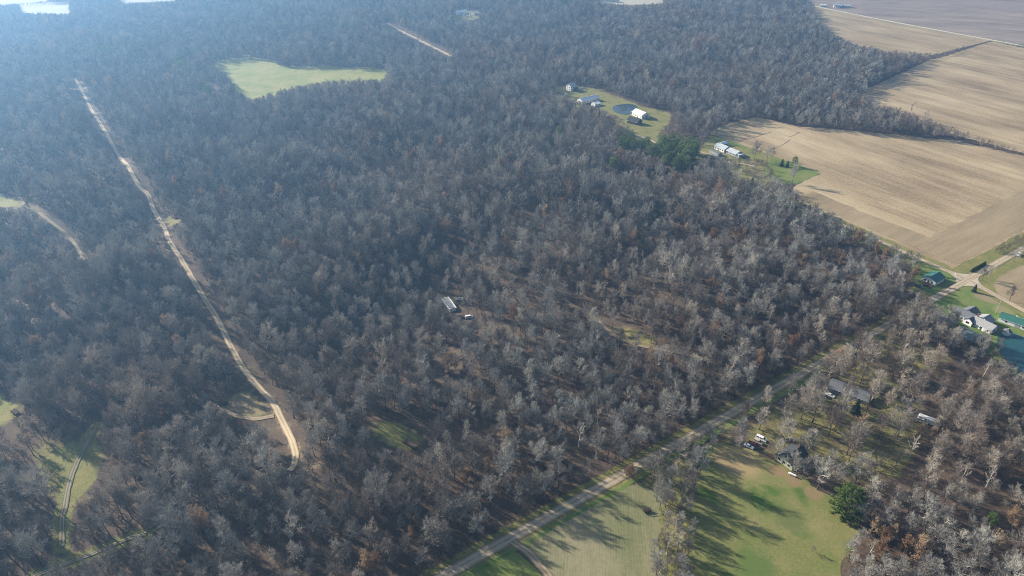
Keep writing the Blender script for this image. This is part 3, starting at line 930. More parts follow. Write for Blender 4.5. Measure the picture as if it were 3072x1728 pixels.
h = house('house', 'white house of several gables with grey roofs by the pond', 2921, 968, ANG_B)
wing(h, -5.5, 0, 0, 11.0, 8.0, 3.0, 2.3, M['white'], M['shingle'], 0.5, 0, [('-x', -1.8, 1, 1.1, 1.3), ('-x', 1.8, 1, 1.1, 1.3)] + row_windows('-y', 3, 7))
wing(h, 6.0, -0.6, 0, 11.5, 7.6, 2.9, 2.1, M['white'], M['pale_shingle'], 0.5, 0.03, row_windows('-y', 3, 8) + [('+x', 0, 1, 2.0, 1.2)], ('-y', 0.2, 1.0, 2.1, M['dark_wood']))
wing(h, -6.0, 5.8, math.pi / 2, 7.0, 7.4, 3.0, 2.2, M['white'], M['shingle'], 0.5, 0.06, [('+x', -1.5, 1, 1.1, 1.3), ('+x', 1.5, 1, 1.1, 1.3)])
wing(h, 3.2, 5.2, math.pi / 2, 6.5, 7.0, 2.9, 2.0, M['white'], M['pale_shingle'], 0.5, 0.09, [('+x', 0, 1, 1.8, 1.3)])
wing(h, -1.0, -4.3, -math.pi / 2, 3.6, 5.0, 3.0, 1.6, M['white'], M['shingle'], 0.4, 0.12, [('+x', 0, 1, 1.8, 1.3)])
MB().box(-0.4, 0.4, -0.4, 0.4, 3.0, 6.3).build('chimney', M['brick'], h).location = (0.3, 1.2, 0)

h = house('shed', 'low shed with dull green roof under bare trees near the white house', 2826, 962, ANG_B + 0.1, 'shed')
wing(h, 0, 0, 0, 13, 7.5, 2.4, 1.3, M['wood'], M['dull_green_metal'], 0.4, 0, row_windows('-y', 2, 6), ('-x', 0, 2.4, 2.1, M['dark_wood']))
h = house('pole_barn', 'pole barn with pale teal roof half hidden by trees beside the pond', 2906, 1016, ANG_B + 0.05, 'barn')
wing(h, 0, 0, 0, 12, 10, 3.0, 1.9, M['wood'], M['dull_green_metal'], 0.5, 0, row_windows('-y', 2, 6), ('+x', 0, 3.0, 2.6, M['dark_wood']))
h = house('garage', 'white garage with dark green roof beside the pale gravel yard', 3046, 972, ANG_B + 0.25, 'garage')
wing(h, 0, 0, 0, 17, 8, 2.8, 1.7, M['white'], M['green_metal'], 0.4, 0, [('-x', 0, 1, 1.4, 1.2)] + row_windows('-y', 2, 9), ('-y', 1.5, 2.8, 2.4, M['grey_siding']))
h = house('house', 'dark-roofed house with cream end wall beside the pasture', 2374, 1378, ANG_A)
wing(h, 0, 0, 0, 12, 9.0, 2.8, 2.5, M['cream'], M['dark_shingle'], 0.6, 0, [('-x', -2.6, 1, 1.3, 1.3), ('-x', 0, 1, 1.3, 1.3), ('-x', 2.6, 1, 1.3, 1.3)] + row_windows('-y', 4, 9), ('-y', 3.2, 1.0, 2.1, M['dark_wood']), (4.8, 0.6))
wing(h, 2.8, -6.4, 0, 5.0, 3.8, 2.4, 1.0, M['cream'], M['dark_shingle'], 0.4, 0.03, [('-y', 0, 1, 1.4, 1.1)])
h = house('house', 'long grey ranch house with slate-blue walls under tall trees', 2545, 1180, R(-36))
wing(h, 0, 0, 0, 19, 8.2, 2.7, 1.7, M['grey_siding'], M['shingle'], 0.6, 0, [('-y', -6.3, 1, .9, 1.3), ('-y', -5.0, 1, .9, 1.3), ('-y', -3.7, 1, .9, 1.3), ('-y', 2.5, 1, 1.6, 1.2), ('-y', 6, 1, 1.2, 1.2), ('-x', 0, 1, 1.3, 1.2)],
     ('-y', -0.5, 1.0, 2.1, M['dark_wood']), (3.0, 0.5))
h = house('farmhouse', 'grey metal-roofed farmstead beside the pine clump', 2183, 456, ANG_B)
wing(h, -7.0, 0, 0, 13, 9.5, 3.2, 2.2, M['white'], M['grey_metal'], 0.5, 0, row_windows('-y', 4, 9) + [('-x', 0, 1, 1.4, 1.2)], ('-y', -0.2, 1, 2.1, M['dark_wood']))
wing(h, 7.0, 0.8, 0, 13, 9.0, 2.9, 1.9, M['grey_siding'], M['grey_metal'], 0.5, 0.03, row_windows('-y', 3, 8))
wing(h, 15.6, 0.4, 0, 3.6, 7.4, 2.3, 0.9, M['grey_siding'], M['white_metal'], 0.3, 0.06, [('-y', 0, 1, 1.0, 1.0)], shed=True)
h = house('shed', 'small white-roofed shed behind the grey-roofed farmstead', 2167, 437, ANG_A, 'shed')
wing(h, 0, 0, 0, 10, 5, 2.6, 1.1, M['grey_siding'], M['white_metal'], 0.3, 0, row_windows('-y', 2, 5), ('-x', 0, 2, 2, M['dark_wood']))
h = house('shed', 'long low weathered shed in front of the grey-roofed farmstead', 2146, 462, ANG_B, 'shed')
wing(h, 0, 0, 0, 12, 4.5, 2.4, 0.9, M['grey_siding'], M['shingle'], 0.3, 0, row_windows('-y', 3, 8), ('-x', 0, 1.6, 2, M['dark_wood']))
h = house('house', 'tall two-storey grey house on the grassy knoll', 1713, 270, ANG_A + 0.1)
wing(h, 0, 0, 0, 9.5, 8.5, 6.0, 2.4, M['white'], M['grey_metal'], 0.4, 0, row_windows('-y', 3, 6, 1.0) + row_windows('-y', 3, 6, 3.8) + row_windows('-x', 2, 4, 1.0) + row_windows('-x', 2, 4, 3.8), ('-y', 1.0, 1.0, 2.1, M['dark_wood']), (2, 0.5))
wing(h, 3.0, -6.0, 0, 5.0, 3.6, 2.8, 1.0, M['dark_wood'], M['dark_shingle'], 0.3, 0.03, [('-y', 0, 1, 1.4, 1.1)])
h = house('barn', 'long white metal barn below the tall grey house', 1764, 304, ANG_A, 'barn')
wing(h, 0, 0, 0, 26, 10, 3.6, 2.2, M['white'], M['white_metal'], 0.4, 0, row_windows('-y', 5, 20), ('-x', 0, 3.4, 3, M['grey_siding']))
h = house('shed', 'small white-roofed shed next to the long white barn', 1788, 316, ANG_A, 'shed')
wing(h, 0, 0, 0, 9, 7, 2.6, 1.0, M['white'], M['white_metal'], 0.3, 0, row_windows('-y', 2, 5), ('-x', 0, 2, 2, M['grey_siding']))
h = house('barn', 'white metal barn between the small blue pond and the dark house', 1921, 349, ANG_B, 'barn')
wing(h, 0, 0, 0, 17, 11, 4.0, 2.6, M['white'], M['white_metal'], 0.4, 0, [('+x', -3, 1, 1.4, 1.2)] + row_windows('-y', 4, 12), ('+x', 1.5, 3.2, 3.2, M['grey_siding']))
h = house('house', 'dark brown house in front of the white barn', 1903, 369, ANG_B + 0.3)
wing(h, 0, 0, 0, 13, 9, 3.2, 3.0, M['dark_wood'], M['dark_shingle'], 0.6, 0, row_windows('-y', 3, 8) + [('+x', 0, 1, 1.4, 1.2)], ('-y', 1.6, 1.0, 2.1, M['wood']), (3, 0.4))
h = house('barn', 'far white barn alone in the hazy woods', 1383, 42, ANG_A, 'barn')
wing(h, 0, 0, 0, 24, 13, 4.2, 2.8, M['white'], M['white_metal'], 0.4, 0, row_windows('-y', 4, 16), ('-x', 0, 4, 3.5, M['grey_siding']))
h = house('shed', 'far pale shed beside the junk by the hazy white barn', 1424, 44, ANG_A + 0.2, 'shed')
wing(h, 0, 0, 0, 12, 8, 3, 1.5, M['white'], M['white_metal'], 0.4, 0, row_windows('-y', 2, 6), ('-x', 0, 2.4, 2.4, M['grey_siding']))
h = house('house', 'far low house with blue-grey roof on the pale field', 1838, 6, R(-15))
wing(h, 0, 0, 0, 26, 10, 3, 2, M['white'], M['shingle'], 0.5, 0, row_windows('-y', 5, 20), ('-y', 2, 1.2, 2.1, M['dark_wood']))
h = house('farmhouse', 'far white farmhouse beside the pale straight road', 2512, 22, R(-20))
wing(h, 0, 0, 0, 15, 10, 4.5, 2.6, M['white'], M['grey_metal'], 0.5, 0, row_windows('-y', 4, 11), ('-y', 1.4, 1.2, 2.1, M['dark_wood']))
wing(h, 0, -7, 0, 8, 5, 3.0, 1.4, M['white'], M['shingle'], 0.4, 0.03, row_windows('-y', 2, 4))
h = house('barn', 'far pale barn to the right of the white farmhouse', 2538, 22, R(-20), 'barn')
wing(h, 0, 0, 0, 16, 10, 3.6, 2.2, M['white'], M['grey_metal'], 0.4, 0, row_windows('-y', 3, 10), ('-x', 0, 3, 3, M['grey_siding']))
h = house('shed', 'far small white shed left of the white farmhouse', 2469, 20, R(-20), 'shed')
wing(h, 0, 0, 0, 11, 7, 3.2, 1.8, M['white'], M['white_metal'], 0.3, 0, row_windows('-y', 2, 6), ('-x', 0, 2, 2.2, M['grey_siding']))

# mobile home in the middle of the wood
a0, a1 = at(1334, 906), at(1357, 934)
dv = a1 - a0
mh = house('mobile_home', 'mobile home with flat grey roof and white edges deep in the wood', 1347, 921, ang(dv), 'mobile home')
Lm, Wm = 14.5, 4.6
MB().box(-Lm / 2, Lm / 2, -Wm / 2, Wm / 2, 0.7, 3.0).build('wall', M['white'], mh)
MB().box(-Lm / 2 + .05, Lm / 2 - .05, -Wm / 2 + .05, Wm / 2 - .05, -0.2, 0.7).build('skirting', M['skirt'], mh)
ro = MB().prism([(-Wm / 2 - .1, 3.0), (Wm / 2 + .1, 3.0), (Wm / 2 + .1, 3.08), (0, 3.42), (-Wm / 2 - .1, 3.08)], 'x', -Lm / 2 - .1, Lm / 2 + .1).build('roof', M['pale_shingle'], mh)
for sg in (-1, 1):
    MB().box(-Lm / 2 - .12, Lm / 2 + .12, sg * (Wm / 2) - .35, sg * (Wm / 2) + .35, 3.10, 3.24).build('roof_edge', M['white_metal'], ro)
for i in range(5):
    w_ = MB().box(-6 + i * 2.9, -4.9 + i * 2.9, -Wm / 2 - .05, -Wm / 2, 1.5, 2.5).build('window', M['white'], mh)
    MB().box(-5.9 + i * 2.9, -5.0 + i * 2.9, -Wm / 2 - .07, -Wm / 2 - .01, 1.6, 2.4).build('pane', M['glass'], w_)
MB().box(1.1, 2.0, -Wm / 2 - .06, -Wm / 2 - .01, 0.75, 2.7).build('door', M['dark_wood'], mh)
MB().box(0.6, 2.6, -Wm / 2 - 1.6, -Wm / 2 - .1, 0.0, 0.68).build('steps', M['wood'], mh)
taken.append((mh.location.x, mh.location.y, 8.5))

# gazebo on the pond bank
gz = house('gazebo', 'small white six-sided gazebo on the pond bank', 3018, 1003, 0.3, 'gazebo')
hexp = [(2.2 * math.cos(i * math.pi / 3), 2.2 * math.sin(i * math.pi / 3)) for i in range(6)]
MB().prism(hexp, 'z', 0.08, 0.45).build('deck', M['white'], gz)
for x, y in hexp:
    MB().tube((x * .92, y * .92, .4), (x * .92, y * .92, 2.7), .09, .09, 6).build('post', M['white'], gz)
for i in range(6):
    (x0, y0), (x1, y1) = hexp[i], hexp[(i + 1) % 6]
    if i == 1:
        continue
    MB().tube((x0 * .92, y0 * .92, 1.2), (x1 * .92, y1 * .92, 1.2), .07, .07, 4).tube((x0 * .92, y0 * .92, .7), (x1 * .92, y1 * .92, .7), .05, .05, 4).build('railing', M['white'], gz)
v = [(x * 1.2, y * 1.2, 2.62) for x, y in hexp] + [(0, 0, 4.3)] + [(x * 1.2, y * 1.2, 2.5) for x, y in hexp]
rf = mesh_obj('roof', v, [(i, (i + 1) % 6, 6) for i in range(6)] + [(7 + i, 7 + (i + 1) % 6, (i + 1) % 6, i) for i in range(6)] + [tuple(range(12, 6, -1))], M['shingle'], gz)
MB().tube((0, 0, 4.2), (0, 0, 4.7), .12, .02, 6).build('finial', M['white'], rf)

# ------------------------------------------------------------------ vehicles
def frustum(x0, x1, X0, X1, w0, w1, z0, z1):
    """a cabin: bottom x0..x1, top X0..X1, half widths w0 (bottom) and w1 (top)"""
    v = [(x0, -w0, z0), (x1, -w0, z0), (x1, w0, z0), (x0, w0, z0), (X0, -w1, z1), (X1, -w1, z1), (X1, w1, z1), (X0, w1, z1)]
    f = [(0, 3, 2, 1), (4, 5, 6, 7), (0, 1, 5, 4), (1, 2, 6, 5), (2, 3, 7, 6), (3, 0, 4, 7)]
    return v, f


def quad_on(v, ids, u0, u1, t0, t1, out=0.02):
    a, b, c, d = [np.array(v[i]) for i in ids]
    n = unit(np.cross(b - a, d - a)) * out

    def pt(u, t):
        return (a + (b - a) * u) * (1 - t) + (d + (c - d) * u) * t
    q = [pt(u0, t0), pt(u1, t0), pt(u1, t1), pt(u0, t1)]
    return [p + n for p in q] + [p - n for p in q], [(0, 1, 2, 3), (7, 6, 5, 4), (0, 4, 5, 1), (1, 5, 6, 2), (2, 6, 7, 3), (3, 7, 4, 0)]


def car(style, px, py, rz, paint, label, name='parked_car', cat='car', group=None, z=0.05):
    l3 = loc3(px, py)
    o = thing(name, label, cat, (l3[0], l3[1], l3[2] + z), rz, group)
    P = PAINT[paint]
    Lc, Wc = {'sedan': (4.7, 1.8), 'suv': (4.7, 1.9), 'pickup': (5.6, 1.98), 'van': (5.2, 1.98)}[style]
    a, w = Lc / 2, Wc / 2
    prof = {'sedan': [(-a, .35), (a, .35), (a, .62), (a - .25, .80), (a - 1.3, .92), (-a + .9, .95), (-a + .05, .90)],
            'suv': [(-a, .40), (a, .40), (a, .75), (a - .2, .95), (a - 1.15, 1.06), (-a + .1, 1.06)],
            'pickup': [(-a, .50), (a, .50), (a, .85), (a - .2, 1.05), (a - 1.4, 1.14), (a - 3.3, 1.14), (a - 3.3, .78), (-a + .1, .78), (-a, .78)],
            'van': [(-a, .40), (a, .40), (a, .85), (a - .15, 1.0), (a - .9, 1.12), (-a + .05, 1.12)]}[style]
    MB().prism(prof, 'y', -w, w).build('body', P, o)
    if style == 'pickup':
        for sg in (-1, 1):
            MB().box(-a, a - 3.3, sg * w - (.08 if sg > 0 else 0), sg * w + (.08 if sg < 0 else 0), .78, 1.15).build('bed_side', P, o)
        MB().box(-a, -a + .08, -w + .09, w - .09, .78, 1.12).build('tailgate', P, o)
    cb = {'sedan': (-a + .7, a - 1.25, -a + 1.35, a - 2.1, .93, 1.42), 'suv': (-a + .1, a - 1.1, -a + .35, a - 1.9, 1.05, 1.74),
          'pickup': (a - 3.25, a - 1.3, a - 3.0, a - 1.95, 1.13, 1.82), 'van': (-a + .08, a - .85, -a + .18, a - 1.65, 1.1, 1.98)}[style]
    v, f = frustum(cb[0], cb[1], cb[2], cb[3], w - .06, w - .24, cb[4], cb[5])
    cab = mesh_obj('cabin', v, f, P, o)
    for nm, ids in (('windscreen', (1, 2, 6, 5)), ('rear_window', (3, 0, 4, 7))):
        q = quad_on(v, ids, .08, .92, .12, .86)
        mesh_obj(nm, q[0], q[1], M['glass'], cab)
    for ids in ((0, 1, 5, 4), (2, 3, 7, 6)):
        for u0, u1 in ((.06, .46), (.52, .94)):
            q = quad_on(v, ids, u0, u1, .15, .85)
            mesh_obj('side_window', q[0], q[1], M['glass'], cab)
    r_ = .38 if style in ('pickup', 'suv') else .33
    for sx_ in (-1, 1):
        for sy_ in (-1, 1):
            c = (sx_ * (a - .85), sy_ * (w - .08))
            wh = MB().tube((c[0], c[1] - .12, r_), (c[0], c[1] + .12, r_), r_, r_, 12).build('wheel', M['tyre'], o)
            MB().tube((c[0], c[1] + sy_ * .10, r_), (c[0], c[1] + sy_ * .14, r_), r_ * .6, r_ * .55, 8).build('rim', M['rim'], wh)
    zz = prof[2][1]
    for sy_ in (-1, 1):
        MB().box(a - .06, a + .02, sy_ * (w - .28) - .18, sy_ * (w - .28) + .18, zz - .16, zz).build('headlight', M['lamp'], o)
        MB().box(-a - .02, -a + .06, sy_ * (w - .2) - .12, sy_ * (w - .2) + .12, .6, .76).build('tail_lamp', M['tail_lamp'], o)
    MB().box(a - .05, a + .08, -w + .08, w - .08, .34, .52).build('bumper', M['rim'], o)
    taken.append((l3[0], l3[1], 4.0))
    return o


PK = R(-41)
car('sedan', 2246, 1341, PK, 'white', 'white sedan at the pasture end of the parked row')
car('pickup', 2261, 1337, PK, 'maroon', 'dark maroon pickup between the white and the tan car', 'parked_pickup', 'pickup')
car('suv', 2274, 1328, PK, 'tan', 'tan and white suv parked next to the white van')
car('van', 2283, 1319, PK, 'white', 'white van at the gravel-road end of the parked row', 'parked_van', 'van')
car('sedan', 2490, 1188, PK, 'white', 'white sedan parked under the forked tree before the long grey house')
car('sedan', 2472, 1191, R(-20), 'black', 'small black car at the foot of the forked tree')
car('pickup', 3055, 766, ANG_A, 'white', 'white pickup driving on the gravel road past the stubble', 'pickup_truck', 'pickup', z=0.2)
car('suv', 2754, 862, ANG_B + .3, 'blue', 'dark blue suv beside the green-roofed house')
car('sedan', 2780, 860, ANG_B + .2, 'maroon', 'maroon car beside the green-roofed house')
car('pickup', 1377, 900, R(10), 'white', 'white pickup parked above the mobile home', 'parked_pickup', 'pickup')
car('van', 1407, 954, R(15), 'white', 'white van below the mobile home', 'parked_van', 'van')
for i, (px, py) in enumerate(((1394, 47), (1402, 50), (1410, 45), (1398, 42), (1412, 52))):
    car('van', px, py, R(20 + 40 * i), 'white', 'far white vehicle in the cluster before the hazy barn', 'junk_vehicle', 'vehicle', 'white vehicles by the far barn')
car('suv', 1742, 269, R(-30), 'silver', 'silver suv on the yard of the tall grey house')
car('pickup', 1750, 266, R(-20), 'white', 'white pickup on the yard of the tall grey house', 'parked_pickup', 'pickup')
car('van', 1850, 278, R(-20), 'white', 'white van at the wood edge above the small blue pond', 'parked_van', 'van')

# silver camper
cm_ = house('camper', 'silver-white camper trailer on leaf-strewn grass among bare trees', 2782, 1268, R(-37), 'camper')
MB().prism([(-4.6, .55), (4.0, .55), (4.7, 1.2), (4.7, 2.3), (4.2, 2.95), (3.4, 3.15), (-4.2, 3.15), (-4.6, 2.9)], 'y', -1.3, 1.3).build('body', M['white_metal'], cm_)
MB().box(-4.65, 4.6, -1.33, 1.33, 1.15, 1.4).build('stripe', M['grey_siding'], cm_)
for x in (-3.4, -1.4, 2.2):
    w_ = MB().box(x - .6, x + .6, -1.34, -1.28, 1.7, 2.5).build('window', M['rim'], cm_)
    MB().box(x - .5, x + .5, -1.36, -1.30, 1.78, 2.42).build('pane', M['glass'], w_)
MB().box(.1, .8, -1.345, -1.28, .7, 2.55).build('door', M['grey_metal'], cm_)
MB().box(-1, .2, -.4, .4, 3.12, 3.38).build('roof_vent', M['white'], cm_)
for sx_ in (-.6, .35):
    for sy_ in (-1, 1):
        MB().tube((sx_, sy_ * 1.2 - .1, .36), (sx_, sy_ * 1.2 + .1, .36), .36, .36, 12).build('wheel', M['tyre'], cm_)
MB().tube((4.2, .5, .5), (6.0, 0, .5), .06, .06, 4).tube((4.2, -.5, .5), (6.0, 0, .5), .06, .06, 4).tube((5.7, 0, .02), (5.7, 0, .5), .05, .05, 5).build('drawbar', M['tyre'], cm_)
taken.append((cm_.location.x, cm_.location.y, 6))
car('van', 2765, 1266, R(-37), 'white', 'white van parked close beside the silver camper', 'parked_van', 'van')

# white gas tank by the dark-roofed house
gt = house('gas_tank', 'white cylindrical gas tank at the pasture edge', 2377, 1427, R(-38), 'tank')
tb = MB()
prev = None
for x, r_ in ((-1.9, .08), (-1.8, .3), (-1.55, .45), (-1.2, .5), (1.2, .5), (1.55, .45), (1.8, .3), (1.9, .08)):
    if prev:
        tb.tube((prev[0], 0, .85), (x, 0, .85), prev[1], r_, 12)
    prev = (x, r_)
tb.build('vessel', M['white'], gt)
MB().tube((0, 0, 1.3), (0, 0, 1.55), .2, .18, 8).build('valve_dome', M['rim'], gt)
for x in (-1.1, 1.1):
    MB().box(x - .12, x + .12, -.35, .35, -.1, .45).build('leg', M['skirt'], gt)


def wagon(px, py, rz, label, Lw=6.5, Ww=2.3, bed=None):
    o = house('farm_wagon', label, px, py, rz, 'wagon')
    MB().box(-Lw / 2, Lw / 2, -Ww / 2, Ww / 2, .8, .98).build('bed', bed or M['wood'], o)
    for i in range(5):
        x = -Lw / 2 + .3 + i * (Lw - .6) / 4
        for sg in (-1, 1):
            MB().box(x - .06, x + .06, sg * Ww / 2 - .05, sg * Ww / 2 + .05, .98, 1.7).build('stake', M['dark_wood'], o)
    for sg in (-1, 1):
        MB().box(-Lw / 2, Lw / 2, sg * (Ww / 2 + .09) - .03, sg * (Ww / 2 + .09) + .03, 1.35, 1.6).build('side_board', M['rusty'], o)
    for x in (-Lw / 2 + 1, Lw / 2 - 1):
        for sg in (-1, 1):
            w_ = MB().tube((x, sg * Ww / 2 - .1, .45), (x, sg * Ww / 2 + .1, .45), .45, .45, 10).build('wheel', M['tyre'], o)
            MB().tube((x, sg * (Ww / 2 + .08), .45), (x, sg * (Ww / 2 + .12), .45), .22, .2, 8).build('rim', M['rusty'], w_)
    MB().tube((Lw / 2, 0, .6), (Lw / 2 + 1.8, 0, .35), .06, .06, 5).build('drawbar', M['rusty'], o)
    taken.append((o.location.x, o.location.y, 4))
    return o


wagon(1231, 1335, R(-35), 'rusty derelict wagon in the yellow-green wood clearing', 7.5, 2.6, M['dark_wood'])
wagon(46, 1239, R(-30), 'dark derelict wagon in the green clearing beside the muddy track woods', 5.0, 2.0, M['dark_wood'])
wagon(527, 655, R(-20), 'dark wagon on the small grass patch beside the long trail', 4.5, 2.0, M['dark_wood'])
wagon(1380, 956, R(25), 'brown flatbed wagon below the mobile home', 6.5, 2.4)
wagon(1941, 1536, R(10), 'dark low farm wagon at the corner of the crop field', 3.6, 1.2, M['dark_wood'])
wagon(669, 1212, R(20), 'dark wagon at the end of the tan spur', 5.0, 2.0, M['dark_wood'])


def pole(px, py, h_, label):
    o = house('utility_pole', label, px, py, ANG_B, 'pole')
    MB().tube((0, 0, -.5), (0, 0, h_), .17, .11, 8).build('shaft', M['skirt'], o)
    MB().box(-1.2, 1.2, -.06, .06, h_ - 1.0, h_ - .86).build('crossarm', M['wood'], o)
    for x in (-1.1, -.4, .4, 1.1):
        MB().tube((x, 0, h_ - .86), (x, 0, h_ - .62), .06, .04, 6).build('insulator', M['lamp'], o)
    return o


pole(2987, 938, 12.5, 'pale utility pole on the lawn by the white house')
pole(2984, 812, 9.0, 'utility pole beside the gravel road past the crossing')
sg_ = house('road_sign', 'small white sign at the corner of the green-roofed house lawn', 2864, 829, ANG_B, 'sign')
MB().tube((0, 0, -.2), (0, 0, 2.1), .04, .04, 6).build('post', M['rim'], sg_)
MB().prism([(-.4, 1.5), (.4, 1.5), (.4, 2.3), (-.4, 2.3)], 'y', -.06, -.02).build('plate', M['white'], sg_)

# ------------------------------------------------------------------ trees: shapes
class TreeMesh:
    def __init__(self):
        self.tv, self.tf = [], []       # trunk and limbs
        self.cv, self.cf = [], []       # crown

    def tube(self, P, r, sides, crown=False):
        V, F = (self.cv, self.cf) if crown else (self.tv, self.tf)
        base = len(V)
        n = len(P)
        for i in range(n):
            d = unit(P[min(i + 1, n - 1)] - P[max(i - 1, 0)])
            a = unit(np.cross(d, np.array([0.31, 0.77, 0.2])))
            b = np.cross(d, a)
            for k in range(sides):
                t = 2 * math.pi * k / sides
                V.append(P[i] + (a * math.cos(t) + b * math.sin(t)) * r[i])
        for i in range(n - 1):
            for k in range(sides):
                F.append((base + i * sides + k, base + i * sides + (k + 1) % sides, base + (i + 1) * sides + (k + 1) % sides, base + (i + 1) * sides + k))

    def sliver(self, p0, p1, w, rg):
        d = unit(p1 - p0)
        s = unit(np.cross(d, rg.normal(size=3))) * w * 0.5
        b = len(self.cv)
        self.cv += [p0 - s, p0 + s, p1]
        self.cf.append((b, b + 1, b + 2))


def gen_bare(seed, H=17.0, spread=5.2, base=0.34, limbs=10, secs=8, ters=6, twigs=4, w=0.05, up=0.55, trunk_r=0.24, pale=False):
    rg = np.random.default_rng(seed)
    T = TreeMesh()
    n = 7
    top = H * 0.80
    P = [np.array([0, 0, -0.4])]
    wob = rg.normal(0, 0.22, 2)
    for i in range(1, n):
        t = i / (n - 1)
        P.append(np.array([wob[0] * t * 2 + rg.normal(0, 0.10), wob[1] * t * 2 + rg.normal(0, 0.10), top * t]))
    r = [trunk_r * (1.25 if i == 0 else (1 - 0.80 * i / (n - 1))) for i in range(n)]
    T.tube(P, r, 6)
    P = np.array(P)
    zax = np.array([0, 0, 1.0])
    az = rg.uniform(0, 6.28)
    for i in range(limbs):
        t = base + (0.97 - base) * (i + rg.uniform(0, 0.6)) / limbs
        q = t * (n - 1)
        k = min(int(q), n - 2)
        o = P[k] + (P[k + 1] - P[k]) * (q - k)
        az += 2.4 + rg.normal(0, 0.35)
        hz = np.array([math.cos(az), math.sin(az), 0])
        rel = (t - base) / (1 - base)
        ln = (spread * (1.0 - 0.35 * rel) * rg.uniform(0.8, 1.2)) * (1.0 + 0.25 * rel)
        el = R(22 + 48 * rel + rg.normal(0, 7))
        d = hz * math.cos(el) + zax * math.sin(el)
        LP = [o]
        for s in range(4):
            d = unit(d + zax * 0.16 * up * 2 + rg.normal(0, 0.14, 3))
            LP.append(LP[-1] + d * ln / 4)
        r0 = trunk_r * (0.52 - 0.2 * rel)
        T.tube(LP, [r0 * 1.1, r0 * 0.85, r0 * 0.65, r0 * 0.45, r0 * 0.25], 4, True)
        LP = np.array(LP)
        for j in range(secs):
            tt = 0.22 + 0.78 * (j + rg.uniform(0, 0.9)) / secs
            q = min(tt, 0.999) * 4
            k = int(q)
            o2 = LP[k] + (LP[k + 1] - LP[k]) * (q - k)
            dl = unit(LP[k + 1] - LP[k])
            side = unit(np.cross(dl, rg.normal(size=3)))
            d2 = unit(dl * 0.62 + side * 0.72 + zax * up * 0.55)
            l2 = ln * rg.uniform(0.32, 0.5) * (1.1 - 0.4 * tt)
            e2 = o2 + d2 * l2 * 0.55
            d2b = unit(d2 + zax * 0.25 + rg.normal(0, 0.2, 3))
            e3 = e2 + d2b * l2 * 0.45
            T.tube([o2, e2, e3], [r0 * 0.42, r0 * 0.30, r0 * 0.10], 3, True)
            for m in range(ters):
                u = 0.25 + 0.75 * (m + rg.uniform(0, 0.8)) / ters
                o3 = o2 + (e2 - o2) * u / 0.55 if u < 0.55 else e2 + (e3 - e2) * (u - 0.55) / 0.45
                side = unit(np.cross(d2, rg.normal(size=3)))
                d3 = unit(d2 * 0.8 + side * 0.62 + zax * up * 0.6)
                l3 = l2 * rg.uniform(0.55, 0.95)
                f3 = o3 + d3 * l3
                T.sliver(o3, f3, w * 2.0, rg)
                for v in range(twigs):
                    u4 = 0.2 + 0.8 * (v + rg.uniform(0, 0.8)) / twigs
                    o4 = o3 + (f3 - o3) * u4
                    side = unit(np.cross(d3, rg.normal(size=3)))
                    d4 = unit(d3 * 0.8 + side * 0.6 + zax * up * 0.5)
                    T.sliver(o4, o4 + d4 * l3 * rg.uniform(0.5, 1.0), w, rg)
    return T


def add_leaves(T, n, rg, size=0.3, keep=0.7):
    """dry leaves hanging on along the outer twigs: a second crown mesh"""
    C = np.array(T.cv)
    V, F = [], []
    centre = C.mean(0)
    seeds = C[rg.integers(0, len(C), n)]
    lump = C[rg.integers(0, len(C), 26)]
    for s in seeds:
        if np.min(np.linalg.norm(lump - s, axis=1)) > 2.4 and rg.random() < keep:
            continue
        p = s + rg.normal(0, 0.18, 3)
        a = unit(rg.normal(size=3)) * size * rg.uniform(0.6, 1.3)
        b_ = unit(np.cross(a, rg.normal(size=3))) * size * rg.uniform(0.4, 0.8)
        k = len(V)
        V += [p - a * 0.5, p + b_ * 0.5, p + a * 0.5, p - b_ * 0.5]
        F.append((k, k + 1, k + 2, k + 3))
    return V, F


